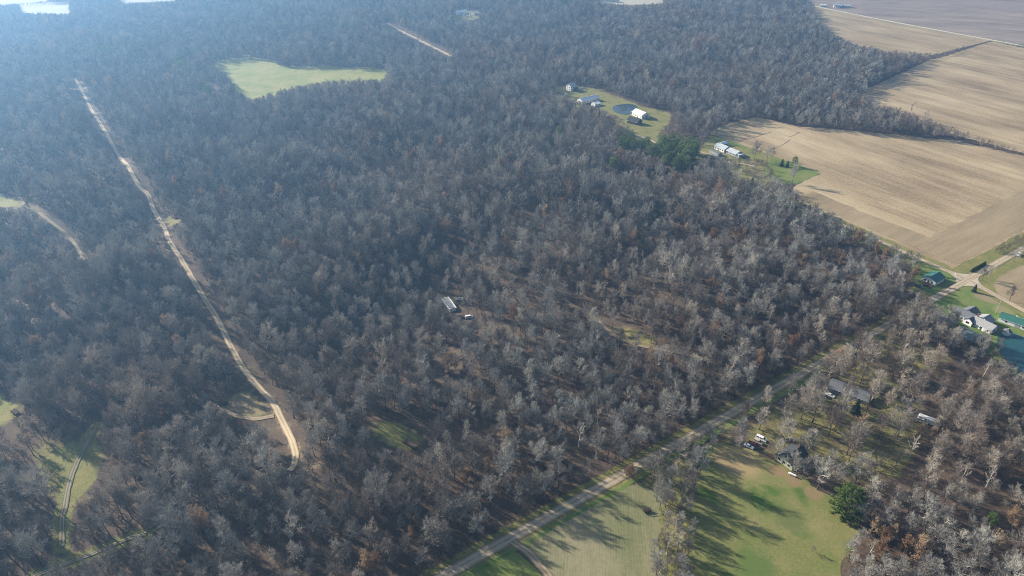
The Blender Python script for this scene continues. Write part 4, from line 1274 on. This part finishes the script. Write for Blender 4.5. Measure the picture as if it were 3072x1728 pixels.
def gen_pine(seed, H=13.0, rad=3.6, base=0.28, cone=False, tiers=11, size=0.32, dens=1.0, tips=False):
    rg = np.random.default_rng(seed)
    T = TreeMesh()
    P = [np.array([rg.normal(0, 0.08), rg.normal(0, 0.08), H * 0.97 * t - 0.3 * (t == 0)]) for t in np.linspace(0, 1, 6)]
    T.tube(P, [0.26, 0.2, 0.16, 0.12, 0.07, 0.02], 6)
    V, F = [], []
    for i in range(tiers):
        t = (i + rg.uniform(0, 0.7)) / tiers
        z = H * (base + (0.98 - base) * t)
        if cone:
            r = rad * (1.0 - t) ** 0.85 + 0.25
        else:
            r = rad * math.sqrt(max(0.05, 1 - (1.55 * t - 0.5) ** 2 / 1.15))
        nb = max(4, int(8 * (r / rad) + 3))
        a0 = rg.uniform(0, 6.28)
        for j in range(nb):
            a = a0 + 6.283 * j / nb + rg.normal(0, 0.25)
            ln = r * rg.uniform(0.68, 1.12)
            hz = np.array([math.cos(a), math.sin(a), (0.12 if not cone else -0.18) + 0.25 * t])
            o = np.array([0, 0, z + rg.normal(0, 0.2)])
            e = o + hz * ln
            T.tube([o, e], [0.05, 0.015], 3, False)
            nt = int((5 + 8 * ln / rad) * dens)
            for m in range(nt):
                u = 0.25 + 0.75 * math.sqrt(rg.random()) if not tips else 0.55 + 0.45 * rg.random() ** 0.6
                c = o + (e - o) * u + rg.normal(0, 1, 3) * np.array([0.30, 0.30, 0.16]) * (0.5 + 0.4 * rad / 3.6)
                for q in range(7):
                    d = unit(rg.normal(size=3) * np.array([1, 1, 0.6]) + np.array([0, 0, 0.25]))
                    b_ = unit(np.cross(d, rg.normal(size=3))) * size * 0.28
                    k = len(V)
                    e2 = c + d * size * rg.uniform(0.9, 1.9)
                    V += [c - b_, c + b_, e2]
                    F.append((k, k + 1, k + 2))
    T.cv, T.cf = V, F
    return T


def to_mesh(name, v, f, mats, fm=None):
    me = bpy.data.meshes.new(name)
    me.from_pydata([tuple(map(float, q)) for q in v], [], f)
    for m in mats:
        me.materials.append(m)
    if fm is not None:
        me.polygons.foreach_set('material_index', fm)
    return me


PROTO = {}


def proto(kind, T, bark, crown, leaves=None):
    tm = to_mesh(kind + '_trunk', T.tv, T.tf, [bark])
    cm = to_mesh(kind + '_crown', T.cv, T.cf, [crown])
    lm = to_mesh(kind + '_leaves', leaves[0], leaves[1], [M['rust']]) if leaves else None
    PROTO.setdefault(kind, []).append((tm, cm, lm, T))


NB = 8
for s in range(NB):
    q = random.Random(s + 40)
    proto('bare', gen_bare(100 + s, H=16 * q.uniform(0.9, 1.08), spread=q.uniform(4.0, 5.6), base=q.uniform(0.26, 0.42), limbs=q.randint(10, 13), up=q.uniform(0.35, 0.75)), M['bark'], M['twig'])
for s in range(3):
    proto('pale', gen_bare(300 + s, H=20, spread=4.6, base=0.30, limbs=9, secs=5, ters=4, twigs=3, up=0.75, trunk_r=0.30, w=0.05), M['pale_bark'], M['pale_twig'])
for s in range(3):
    T = gen_bare(400 + s, H=15, spread=5.0, base=0.25, limbs=9, secs=6, ters=4, twigs=3)
    proto('rust', T, M['bark'], M['twig'], add_leaves(T, 4200, np.random.default_rng(s), 0.36))
for s in range(3):
    proto('shrub', gen_bare(500 + s, H=4.2, spread=2.3, base=0.06, limbs=9, secs=5, ters=4, twigs=3, w=0.05, up=0.6, trunk_r=0.06), M['bark'], M['shrub'])
for s in range(3):
    proto('pine', gen_pine(600 + s, H=13, rad=3.7), M['bark'], M['needle'])
for s in range(2):
    proto('cedar', gen_pine(650 + s, H=8, rad=2.1, base=0.06, cone=True, tiers=12, size=0.26), M['bark'], M['dark_needle'])
proto('big_pine', gen_pine(690, H=19, rad=7.4, base=0.04, cone=False, tiers=15, size=0.50, dens=2.6, tips=True), M['bark'], M['bright_needle'])
# sparser, thicker-twigged versions for woods far from the camera
for s in range(6):
    q = random.Random(s + 80)
    proto('far', gen_bare(700 + s, H=16 * q.uniform(0.9, 1.08), spread=q.uniform(4.0, 5.6), base=q.uniform(0.30, 0.42), limbs=9, secs=6, ters=5, twigs=3, w=0.10, up=q.uniform(0.35, 0.7)), M['bark'], M['twig'])

# ------------------------------------------------------------------ trees: where they stand
KEEP_SEEN = []       # (pixel x, y, radius): crowns that stand clear of their neighbours
exec_place = []      # hand-placed trees: (kind, variant, x, y, scale xyz, rot, name, label, category, group)


def stand(kindname, px, py, frac, hscale, name, label, group=None, variant=None, wide=1.0, cat='tree'):
    """a tree whose point at a share of its height shows at the pixel"""
    v = variant if variant is not None else random.randrange(len(PROTO[kindname]))
    Hh = max(q[2] for q in PROTO[kindname][v][3].tv) * hscale
    g = at(px, py, Hh * frac)
    exec_place.append((kindname, v, g[0], g[1], (hscale * wide, hscale * wide, hscale), random.uniform(0, 6.28), name, label, cat, group))
    taken.append((g[0], g[1], (5.5 if kindname == 'pine' else 3.6 if kindname == 'rust' else 2.2) * hscale * wide))
    if kindname in ('pine', 'rust', 'pale', 'big_pine', 'cedar'):
        zc = float(hgt(*g)) + Hh * (0.66 if kindname != 'pale' else 0.6)
        cx_, cy_, dep_ = proj(g[0], g[1], zc)
        KEEP_SEEN.append((float(cx_), float(cy_), float({'pine': 4.2, 'rust': 4.0, 'pale': 2.6, 'big_pine': 6.5, 'cedar': 2.2}[kindname] * hscale * FPX / dep_)))


for px, py, s in ((1676, 394, 1.0), (1654, 428, 0.95)):
    stand('pine', px, py, 0.6, s, 'pine_tree', 'lone dark green pine among bare trees below the white barns', 'pines below the white barns')
for px, py, s in ((1866, 423, .9), (1892, 418, 1.0), (1926, 430, .9), (1957, 446, 1.05), (1987, 422, 1.1), (2004, 430, 1.0), (2025, 432, 1.05), (1992, 459, 1.0), (2034, 458, 1.0),
                  (2068, 427, 1.0), (2064, 452, 1.05), (1976, 438, .9), (2012, 470, .9), (2048, 440, 1.1), (2085, 448, 1.0), (2040, 478, .9), (1942, 424, .8), (2054, 468, 1.0), (1900, 436, .85), (1972, 455, .9), (2005, 448, 1.0), (2020, 446, 1.05), (2075, 466, 1.0), (2030, 488, .9), (2062, 484, .9),
                  (2090, 430, .9), (2078, 440, 1.05), (2015, 418, 1.0), (2040, 422, 1.0), (1998, 476, .8), (2050, 500, .7), (1880, 432, .8)):
    stand('pine', px, py, 0.65, s * 1.3, 'pine_tree', 'green pine in the clump beside the grey-roofed farmstead', 'pine clump by the farmstead')
for px, py, s in ((1868, 508, .8), (1890, 514, .7), (1915, 520, .8), (1945, 524, .75), (1978, 526, .85), (2004, 516, .8), (1960, 508, .7), (1925, 505, .65)):
    stand('cedar', px, py, 0.5, s * 1.2, 'cedar_tree', 'dark cedar in the loose band just below the pine clump', 'cedars below the pine clump')
stand('pine', 1838, 492, 0.55, 1.15, 'pine_tree', 'dark green pine standing apart below the pine clump')
stand('pine', 1968, 642, 0.6, 0.95, 'pine_tree', 'single light green pine in the middle of the big wood')
stand('cedar', 2347, 488, 0.5, 0.9, 'cedar_tree', 'small dark cedar on the bright lawn wedge', 'small cedars on the lawn wedge')
stand('cedar', 2364, 492, 0.5, 0.75, 'cedar_tree', 'small dark cedar on the bright lawn wedge', 'small cedars on the lawn wedge')
stand('pine', 2385, 484, 0.5, 0.75, 'pine_tree', 'rounded dark pine at the field side of the lawn wedge')
stand('cedar', 2257, 543, 0.5, 0.95, 'cedar_tree', 'dark cedar at the wood edge beside the narrow road')
stand('cedar', 2925, 866, 0.45, 0.72, 'spruce_tree', 'small blue-green spruce on the corner lawn at the crossing')
stand('cedar', 2570, 1224, 0.45, 1.15, 'cedar_tree', 'dark cedar in front of the long grey house')
stand('big_pine', 2548, 1508, 0.5, 0.9, 'pine_tree', 'big bushy green pine at the edge of the pasture')
stand('pine', 2980, 1552, 0.7, 0.62, 'young_pine', 'yellow-green young pine among bare trees right of the pasture')
for px, py in ((545, 175), (553, 190), (560, 165), (540, 196), (532, 182)):
    stand('pine', px, py, 0.6, 1.15, 'pine_tree', 'dark pine in the clump left of the enclosed meadow', 'pines left of the meadow')
for px, py in ((312, 146), (322, 140), (330, 152)):
    stand('pine', px, py, 0.6, 1.1, 'pine_tree', 'dark far pine deep in the hazy woods', 'far pines in the haze')
for px, py in ((604, 256), (616, 266), (625, 272)):
    stand('pine', px, py, 0.6, 0.95, 'pine_tree', 'dark pine beside the small clearing below the meadow', 'pines below the meadow')
rust = [(2210, 712), (2232, 704), (2290, 700), (2318, 706), (2345, 738), (2365, 725), (2140, 708), (2180, 780), (2405, 790), (2395, 775), (2470, 768), (2520, 780), (2490, 770), (2560, 730), (2580, 720), (2605, 735),
        (2625, 755), (2655, 770), (2620, 830), (2735, 830), (2750, 820), (2570, 720), (1800, 590), (1370, 715), (1250, 705), (1075, 790), (1540, 1260),
        (430, 1320), (600, 1570), (1240, 1610), (1465, 1405), (1575, 1405), (1880, 1418), (1895, 1410), (2130, 860), (2300, 820), (1165, 885), (1098, 1700), (1130, 1690), (1400, 1440)]
for px, py in rust:
    lab = ('orange-brown leafy oak in the wood beside the stubble field' if px > 2100 else
           'rust-brown leafy oak low over the gravel road' if 1860 < px < 1950 else 'brown-leaved oak standing out among grey bare trees')
    stand('rust', px, py, 0.6, random.uniform(0.62, 0.95) if not 1860 < px < 1950 else 0.45, 'brown_oak', lab, lab + 's')
for px, py in ((2620, 1590), (2655, 1620), (2680, 1600), (2720, 1650), (2745, 1660), (2765, 1640), (2640, 1650), (2990, 1640), (2760, 1300), (2790, 1310), (3040, 1560)):
    stand('rust', px, py, 0.6, random.uniform(0.6, 0.9), 'brown_oak', 'tan-leaved oak in the wood right of the pasture', 'tan-leaved oaks right of the pasture')
for px, py, s in ((1788, 1290, .8), (1819, 1268, .75), (1737, 1340, .95), (1480, 1380, .7), (1880, 1215, .7), (1960, 1180, .7)):
    stand('pale', px, py, 0.0, s, 'sycamore', 'white-limbed sycamore in the wood beside the gravel road', 'sycamores beside the gravel road')
for px, py, s in ((2000, 1664, .85), (2034, 1655, .8), (2020, 1610, .7)):
    stand('pale', px, py, 0.0, s, 'sycamore', 'white-limbed sycamore in the tree row between crop field and pasture', 'sycamores in the tree row')
for px, py, s in ((2727, 1372, .75), (2950, 1475, .8), (2605, 1668, .6), (2880, 1450, .7)):
    stand('pale', px, py, 0.0, s, 'sycamore', 'white-limbed sycamore in the wood right of the pasture', 'sycamores right of the pasture')
for px, py, s in ((1935, 262, 1.0), (2215, 250, .9), (2390, 240, .9), (1735, 640, .9), (2400, 355, .8), (2440, 365, .7), (1140, 960, .7), (2500, 320, .8), (2100, 235, .8), (1700, 700, .7), (1870, 900, .7)):
    stand('pale', px, py, 0.0, s, 'sycamore', 'tall pale sycamore rising among bare grey trees in the big woods', 'far sycamores')
# trees that stand free on grass
for px, py, s, lab in ((2375, 550, 1.12, 'broad bare tree alone at the tip of the lawn wedge'), (2278, 565, .95, 'bare tree at the wood edge beside the narrow road'),
                       (2262, 482, 1.2, 'tall bare tree on the right of the grey-roofed farmstead'), (2300, 482, .95, 'bare tree between farmstead and lawn wedge'),
                       (2315, 478, .7, 'slim bare tree between farmstead and lawn wedge'), (2772, 370, .9, 'bare tree standing taller than the hedgerow'),
                       (3028, 902, .72, 'bare tree beside the narrow road opposite the brown field'), (2460, 1188, .85, 'forked bare tree by the parked white sedan'),
                       (2278, 1288, .9, 'bare tree between the gravel road and the four parked cars'), (2213, 1348, .5, 'small bare tree by the parked cars'),
                       (2325, 1384, .8, 'bare tree before the cream wall of the dark-roofed house'), (2374, 1417, .8, 'slender bare tree at the corner of the dark-roofed house'),
                       (2675, 1280, .8, 'bare tree on the grass left of the silver camper'), (2715, 1300, .85, 'multi-stemmed bare tree by the silver camper'),
                       (2798, 1298, .6, 'thin bare tree beside the silver camper'), (2547, 1136, .85, 'bare tree behind the long grey house'),
                       (2618, 1166, .8, 'bare tree beyond the end of the long grey house'), (2980, 1062, .75, 'leaning bare tree on the pond bank'),
                       (2600, 1440, .8, 'bare tree above the big green pine'), (2605, 1440, .7, 'bare tree above the tan grass patch')):
    stand('bare', px, py, 0.0, s, 'bare_tree', lab)
# a tree row between crop field and pasture, and the thicket where it meets the gravel road
for ln, n_, sc_ in (([(2030, 1790), (2035, 1640), (2040, 1530), (2050, 1440)], 13, .54), ([(1990, 1780), (2000, 1640), (2010, 1560), (2020, 1490)], 8, .5),
                    ([(1965, 1450), (2040, 1420), (2110, 1370), (2165, 1325)], 10, .55), ([(1930, 1425), (2000, 1392), (2080, 1348), (2140, 1310)], 9, .5),
                    ([(2060, 1700), (2070, 1600), (2075, 1500), (2085, 1430)], 9, .5)):
    ws = smooth_line(L(ln), 2.0)
    for i in range(n_):
        q_ = ws[int((i + random.uniform(0.1, 0.9)) / n_ * (len(ws) - 1))] + rng.normal(0, 1.1, 2)
        s_ = sc_ * random.uniform(0.75, 1.2)
        exec_place.append(('bare', random.randrange(NB), q_[0], q_[1], (s_, s_, s_ * 1.05), random.uniform(0, 6.28), 'bare_tree',
                           'bare grey tree in the tree row between crop field and pasture', 'tree', 'bare grey trees in the tree row between crop field and pasture'))
        taken.append((q_[0], q_[1], 2.0))
for i in range(26):
    stand('shrub', random.uniform(1965, 2085), random.uniform(1470, 1740), 0.2, random.uniform(.6, 1.0), 'shrub', 'brown shrub under the tree row between crop field and pasture', 'shrubs under the tree row', cat='shrub')
for i in range(14):
    t = random.random()
    stand('shrub', 1900 + 250 * t + random.uniform(-20, 20), 1432 - 105 * t + random.uniform(-8, 14), 0.2, random.uniform(.6, 1.1), 'shrub', 'brown shrub in the thicket between gravel road and pasture', 'thicket shrubs', cat='shrub')
# brown shrub alone on the pasture, hedge shrubs
stand('shrub', 2440, 1652, 0.3, 0.75, 'shrub', 'small brown shrub alone on the pasture', cat='shrub')
stand('shrub', 1568, 1716, 0.5, 1.0, 'shrub', 'dark round shrub on the bright grass corner', cat='shrub')
for i in range(9):
    t = i / 8
    stand('cedar', 2917 + 38 * t, 811 - 21 * t, 0.4, 0.36, 'shrub', 'dark evergreen shrub in the ditch row at the crossing', 'ditch shrubs at the crossing', cat='shrub', wide=1.5)

A_LINE = ROAD_A
cell = 6.0
xs = np.arange(-1750, 1800, cell)
ys = np.arange(110, 2050, cell)
X, Y = np.meshgrid(xs, ys)
X = (X + rng.uniform(-0.48, 0.48, X.shape) * cell).ravel()
Y = (Y + rng.uniform(-0.48, 0.48, Y.shape) * cell).ravel()
keepv = np.abs(X) < 165 + 0.80 * Y
X, Y = X[keepv], Y[keepv]
Z = hgt(X, Y)


def lowfreq(x, y, s, a):
    return (np.sin(x * s + a) * np.cos(y * s * 1.2 + a * 2) + np.sin(x * s * 2.1 - y * s * 1.7 + a * 3) * 0.6 + np.sin(x * s * 0.6 + y * s * 2.6 + a) * 0.5) / 2.1


lf = lowfreq(X, Y, 0.023, 1.3)
SCL = np.clip(rng.normal(0.86, 0.20, len(X)) + 0.19 * lf, 0.4, 1.5)
prob = np.clip(0.93 + 0.22 * lowfreq(X, Y, 0.041, 4.0), 0.55, 1.0)
ok = rng.random(len(X)) < prob
bx, by, _ = proj(X, Y, Z)
for poly, share in SPARSE:
    ok &= ~(inpoly(bx, by, poly) & (rng.random(len(X)) > share))
# roads
d = dist_line(X, Y, ROAD_A)
sideA = (X - ca[0]) * A_N[0] + (Y - ca[1]) * A_N[1]
alongA = (X - ca[0]) * A_DIR2[0] + (Y - ca[1]) * A_DIR2[1]
wood_edge = np.where(alongA > 0, 4.2, 5.0) + 2.2 * np.clip(lowfreq(X, Y, 0.05, 2.0) + 0.4, 0, 1)
ok &= ~((sideA > np.where((alongA > 25) & (alongA < 290), -4.6, -7.5)) & (sideA < wood_edge))
ok &= dist_line(X, Y, ROAD_B) > 5.5
ok &= dist_line(X, Y, ROAD_C) > 14
# grassy bay on the wood side of the gravel road
bay = L([(1690, 1500), (1730, 1440), (1830, 1365), (1900, 1372), (1850, 1428)])
ok &= ~(inpoly(X, Y, bay) & (rng.random(len(X)) > 0.6))
for px, clear, _ in OPEN_LINES:
    ok &= dist_line(X, Y, L(px)) > clear + 1.0
SCL = SCL * np.where((sideA > 0) & (sideA < 45), 0.95 + 0.05 * np.clip(sideA / 45, 0, 1), 1.0)
for back in (4.0, 8.0):                                   # the cut on the sunny side of the long trail
    ok &= dist_line(X + 0.85 * back, Y - 0.53 * back, L(TRAIL1)) > 3.6
X, Y, Z, SCL = X[ok], Y[ok], Z[ok], SCL[ok]


def depth_of(px, py):
    g = at(px, py, 8.0)
    return g[1] * cp - (8.0 - CAM_H) * sp


DEPTHS = {}


def shows_in_clearing(x, y, z, s, h=16.0, spread=4.6):
    bad = np.zeros(len(x), bool)
    for fz, fx in ((0, 0), (0.45, -0.7), (0.45, 0.7), (0.8, 0), (0.8, -0.45), (0.8, 0.45), (1.0, 0)):
        qx, qy, dep = proj(x + fx * spread * s, y, z + h * s * fz)
        for key, poly in CLEAR.items():
            if key == 'drive_clearing':                      # only a thin stand of trees there
                continue
            bad |= inpoly(qx, qy, poly)
        for cx_, cy_, r_ in KEEP_SEEN:                       # only what would stand in front of them
            bad |= (np.hypot(qx - cx_, qy - cy_) < r_) & (dep < DEPTHS.setdefault((cx_, cy_), depth_of(cx_, cy_) if (cx_, cy_) not in DEPTHS else 0) + 12)
        if fz <= 0.8:
            for px, clear, pix in OPEN_LINES:
                bad |= dist_line(qx, qy, px) < np.minimum(pix, 0.95 * spread * s * FPX / dep)
    return bad


bad = shows_in_clearing(X, Y, Z, SCL)
S2 = SCL.copy()
kind = np.zeros(len(X), int)                 # 0 tree, 1 shrub
for f in (0.68, 0.45):
    j = np.where(bad)[0]
    b2 = shows_in_clearing(X[j], Y[j], Z[j], SCL[j] * f)
    good = j[~b2]
    S2[good] = SCL[good] * f
    bad[good] = False
j = np.where(bad)[0]
b2 = shows_in_clearing(X[j], Y[j], Z[j], np.ones(len(j)), 4.0, 1.8)
good = j[~b2]
kind[good] = 1
S2[good] = rng.uniform(0.6, 1.15, len(good))
bad[good] = False
keep = ~bad
X, Y, Z, S2, kind = X[keep], Y[keep], Z[keep], S2[keep], kind[keep]
print('trees', (kind == 0).sum(), 'shrubs', (kind == 1).sum())
far_ok = np.ones(len(X), bool)
for x, y, r in taken:
    far_ok &= np.hypot(X - x, Y - y) > r
X, Y, Z, S2, kind = [a[far_ok] for a in (X, Y, Z, S2, kind)]
ROTZ = rng.uniform(0, 6.283, len(X))
TILT = rng.normal(0, 0.045, (len(X), 2))
VAR = rng.integers(0, 1000, len(X))


def put_tree(kindname, v, x, y, scale, rz, name, label, cat, group, tilt=(0, 0)):
    tm, cm, lm, _ = PROTO[kindname][v]
    o = thing(name, label, cat, (x, y, float(hgt(x, y))), rz, group)
    o.rotation_euler = (tilt[0], tilt[1], rz)
    o.scale = scale
    for nm, me in (('trunk', tm), ('crown', cm), ('leaves', lm)):
        if me:
            link(bpy.data.objects.new(nm, me), o)
    return o


for a in exec_place:
    put_tree(*a)

# the bare trees that show largest: individuals
mx, my, md = proj(X, Y, Z + 9 * S2)
vis = (mx > 5) & (mx < 3067) & (my > 5) & (my < 1723) & (kind == 0)
size = np.where(vis, S2 / md, 0)
solo = np.argsort(-size)[:210]
is_solo = np.zeros(len(X), bool)
is_solo[solo] = True
sideA = (X - ca[0]) * A_N[0] + (Y - ca[1]) * A_N[1]
MARKS = [(L([p_])[0], t_) for p_, t_ in (
    ((1231, 1335), 'near the rusty wagon in its yellow-green clearing'), ((876, 1405), 'at the lower end of the long dirt trail'), ((720, 1250), 'around the tan spur off the long trail'),
    ((240, 1390), 'beside the tall yellow grass with the two-rut track'), ((250, 1670), 'along the dark track apart from the yellow grass'), ((1340, 1716), 'at the wood edge facing the bright grass corner'),
    ((1530, 1600), 'at the wood edge facing the dirt drive mouth'), ((1700, 1480), 'at the wood edge facing the crop field'), ((1800, 1300), 'among the white-limbed sycamores by the gravel road'),
    ((2080, 1290), 'at the wood edge facing the thicket by the gravel road'), ((2276, 1300), 'by the row of four parked cars'), ((2370, 1400), 'beside the dark-roofed house'),
    ((2540, 1190), 'around the long grey ranch house'), ((2780, 1270), 'around the silver camper'), ((2560, 1560), 'next to the big green pine'), ((2700, 1620), 'among the tan-leaved oaks right of the pasture'),
    ((2980, 1560), 'near the yellow-green young pine'), ((600, 1570), 'in the wood between the yellow grass and the gravel road'), ((1050, 1560), 'deep between the long trail and the crop field'),
    ((430, 1450), 'in the wood between the yellow grass and the dirt trail'), ((900, 1690), 'in the wood below the long trail'), ((1450, 1420), 'in the wood above the dirt drive mouth'),
    ((2900, 1420), 'in the thick wood beyond the tan grass patch'), ((3000, 1680), 'in the thick wood past the tan-leaved oaks'), ((60, 1560), 'in the wood on the far side of the yellow grass'))]
for i in solo:
    px_, py_ = proj(X[i], Y[i], Z[i])[:2]
    if sideA[i] < 0:
        if px_ < 2120:
            lab = 'bare grey tree in the tree row between crop field and pasture'
        elif px_ > 2480 and py_ > 1480:
            lab = 'bare grey-tan tree in the dense wood right of the pasture'
        else:
            lab = 'bare tree in the open grassy wood around the houses and parked cars'
    elif px_ < 420:
        lab = 'bare grey tree in the wood around the dark muddy tracks'
    elif sideA[i] < 30:
        lab = 'bare tree at the wood edge lining the gravel road'
    elif px_ < 900:
        lab = 'bare grey tree in the wood below the end of the long dirt trail'
    else:
        lab = 'bare grey tree inside the big wood, back from the gravel road'
    s = S2[i]
    word = 'tall broad ' if s > 1.1 else 'small slender ' if s < 0.72 else ''
    near_ = min(MARKS, key=lambda m_: (m_[0][0] - X[i]) ** 2 + (m_[0][1] - Y[i]) ** 2)
    if 'tree row' not in lab:
        lab = 'bare grey tree ' + near_[1]
    lab = word + lab
    put_tree('bare', int(VAR[i] % NB), X[i], Y[i], (s * rng.uniform(.9, 1.12), s * rng.uniform(.9, 1.12), s), ROTZ[i], 'bare_tree', lab, 'tree', lab.replace(' tree ', ' trees ', 1), TILT[i])

# all the others: one mass of woodland
pc = bpy.data.collections.new('woodland_sources')
srcs = []


def source(kindname, v):
    tm, cm, lm, T = PROTO[kindname][v]
    n = len(T.tv)
    vv = list(T.tv) + list(T.cv)
    ff = list(T.tf) + [tuple(i + n for i in f) for f in T.cf]
    fm = [0] * len(T.tf) + [1] * len(T.cf)
    mats = [tm.materials[0], cm.materials[0]]
    if lm:
        n2 = len(vv)
        vv += [tuple(p.co) for p in lm.vertices]
        ff += [tuple(i + n2 for i in p.vertices) for p in lm.polygons]
        fm += [2] * len(lm.polygons)
        mats.append(lm.materials[0])
    me = to_mesh('woodland_source', vv, ff, mats, fm)
    o = bpy.data.objects.new('source_%03d' % len(srcs), me)
    pc.objects.link(o)
    srcs.append(o)
    return len(srcs) - 1


ID_BARE = [source('bare', v) for v in range(NB)]
ID_FAR = [source('far', v) for v in range(6)]
ID_SHRUB = [source('shrub', v) for v in range(3)]
ID_RUST = [source('rust', v) for v in range(3)]
ID_PALE = [source('pale', v) for v in range(3)]
rest = ~is_solo
dist = np.hypot(X, Y)
pick = np.where(kind == 1, np.array(ID_SHRUB)[VAR % 3], np.where(dist < 480, np.array(ID_BARE)[VAR % NB], np.array(ID_FAR)[VAR % 6]))

odd = rng.random(len(X))
pick = np.where((odd < 0.02) & (kind == 0), np.array(ID_RUST)[VAR % 3], pick)
pick = np.where((odd > 0.993) & (kind == 0), np.array(ID_PALE)[VAR % 3], pick)


def gn_mass(name, x, y, z, s, rz, tilt, pick, label):
    me = bpy.data.meshes.new(name)
    me.from_pydata(np.stack([x, y, z], 1).tolist(), [], [])
    n = len(x)
    a = me.attributes.new('pick', 'INT', 'POINT')
    a.data.foreach_set('value', pick.astype(np.int32))
    a = me.attributes.new('turn', 'FLOAT_VECTOR', 'POINT')
    a.data.foreach_set('vector', np.stack([tilt[:, 0], tilt[:, 1], rz], 1).astype(np.float32).ravel())
    a = me.attributes.new('size', 'FLOAT_VECTOR', 'POINT')
    a.data.foreach_set('vector', s.astype(np.float32).ravel())
    o = link(bpy.data.objects.new(name, me))
    o['kind'] = 'stuff'
    o['label'] = label
    o['category'] = 'woodland'
    ng = bpy.data.node_groups.new(name, 'GeometryNodeTree')
    ng.interface.new_socket('Geometry', in_out='INPUT', socket_type='NodeSocketGeometry')
    ng.interface.new_socket('Geometry', in_out='OUTPUT', socket_type='NodeSocketGeometry')
    N, K = ng.nodes, ng.links
    gi, go = N.new('NodeGroupInput'), N.new('NodeGroupOutput')
    ci = N.new('GeometryNodeCollectionInfo')
    ci.inputs['Collection'].default_value = pc
    ci.inputs['Separate Children'].default_value = True
    ci.inputs['Reset Children'].default_value = True
    ip = N.new('GeometryNodeInstanceOnPoints')
    ip.inputs['Pick Instance'].default_value = True

    def named(nm, ty):
        k = N.new('GeometryNodeInputNamedAttribute')
        k.data_type = ty
        k.inputs['Name'].default_value = nm
        return [s_ for s_ in k.outputs if s_.enabled and s_.name == 'Attribute'][0]
    e2r = N.new('FunctionNodeEulerToRotation')
    K.new(named('turn', 'FLOAT_VECTOR'), e2r.inputs[0])
    K.new(gi.outputs[0], ip.inputs['Points'])
    K.new(ci.outputs[0], ip.inputs['Instance'])
    K.new(named('pick', 'INT'), ip.inputs['Instance Index'])
    K.new(e2r.outputs[0], ip.inputs['Rotation'])
    K.new(named('size', 'FLOAT_VECTOR'), ip.inputs['Scale'])
    K.new(ip.outputs[0], go.inputs[0])
    md_ = o.modifiers.new('scatter', 'NODES')
    md_.node_group = ng
    return o


j = np.where(rest)[0]
sx = np.stack([S2[j] * rng.uniform(.9, 1.15, len(j)), S2[j] * rng.uniform(.9, 1.15, len(j)), S2[j] * rng.uniform(.92, 1.1, len(j))], 1)
# undergrowth between the trees
ju = np.where(rest & (rng.random(len(X)) < 0.5) & (dist < 800))[0]
ux = X[ju] + rng.uniform(-3.5, 3.5, len(ju))
uy = Y[ju] + rng.uniform(-3.5, 3.5, len(ju))
uz = hgt(ux, uy)
us = rng.uniform(0.4, 1.1, len(ju))
ubad = shows_in_clearing(ux, uy, uz, us, 4.0, 1.6)
sa = (ux - ca[0]) * A_N[0] + (uy - ca[1]) * A_N[1]
ubad |= (sa > -7) & (sa < 7)
ubad |= dist_line(ux, uy, ROAD_B) < 5
for px, clear, _ in OPEN_LINES:
    ubad |= dist_line(ux, uy, L(px)) < clear
ub = np.where(~ubad)[0]
ne = 300
ea = rng.uniform(-230, 340, ne)
eb = rng.uniform(4.4, 8.5, ne)
e_x = ca[0] + A_DIR2[0] * ea + A_N[0] * eb
e_y = ca[1] + A_DIR2[1] * ea + A_N[1] * eb
ux, uy = np.concatenate([ux, e_x]), np.concatenate([uy, e_y])
uz = hgt(ux, uy)
us = np.concatenate([us, rng.uniform(0.5, 1.3, ne)])
ub = np.concatenate([ub, np.where(np.hypot(e_x - CROSS[0], e_y - CROSS[1]) > 55)[0] + len(ubad)])
gn_mass('woodland', np.concatenate([X[j], ux[ub]]), np.concatenate([Y[j], uy[ub]]), np.concatenate([Z[j], uz[ub]]),
        np.concatenate([sx, np.repeat(us[ub][:, None], 3, 1)]), np.concatenate([ROTZ[j], rng.uniform(0, 6.28, len(ub))]),
        np.concatenate([TILT[j], np.zeros((len(ub), 2))]), np.concatenate([pick[j], np.array(ID_SHRUB)[rng.integers(0, 3, len(ub))]]),
        'grey-brown mass of leafless woodland stretching to the far fields')

# ------------------------------------------------------------------ haze
hz_m = bpy.data.materials.new('haze_air')
hz_m.use_nodes = True
hn = hz_m.node_tree.nodes
hn.clear()
ho = hn.new('ShaderNodeOutputMaterial')
hv = hn.new('ShaderNodeVolumePrincipled')
hv.inputs['Color'].default_value = (0.29, 0.58, 1.0, 1)
hv.inputs['Density'].default_value = 0.00028
hv.inputs['Anisotropy'].default_value = 0.56
hz_m.node_tree.links.new(hv.outputs[0], ho.inputs['Volume'])
hb = MB().box(-4800, 4800, -1100, 4800, -16, 240)
haze = hb.build('haze', hz_m)
haze['kind'] = 'stuff'
haze['label'] = 'thin blue haze in the air over the woods'
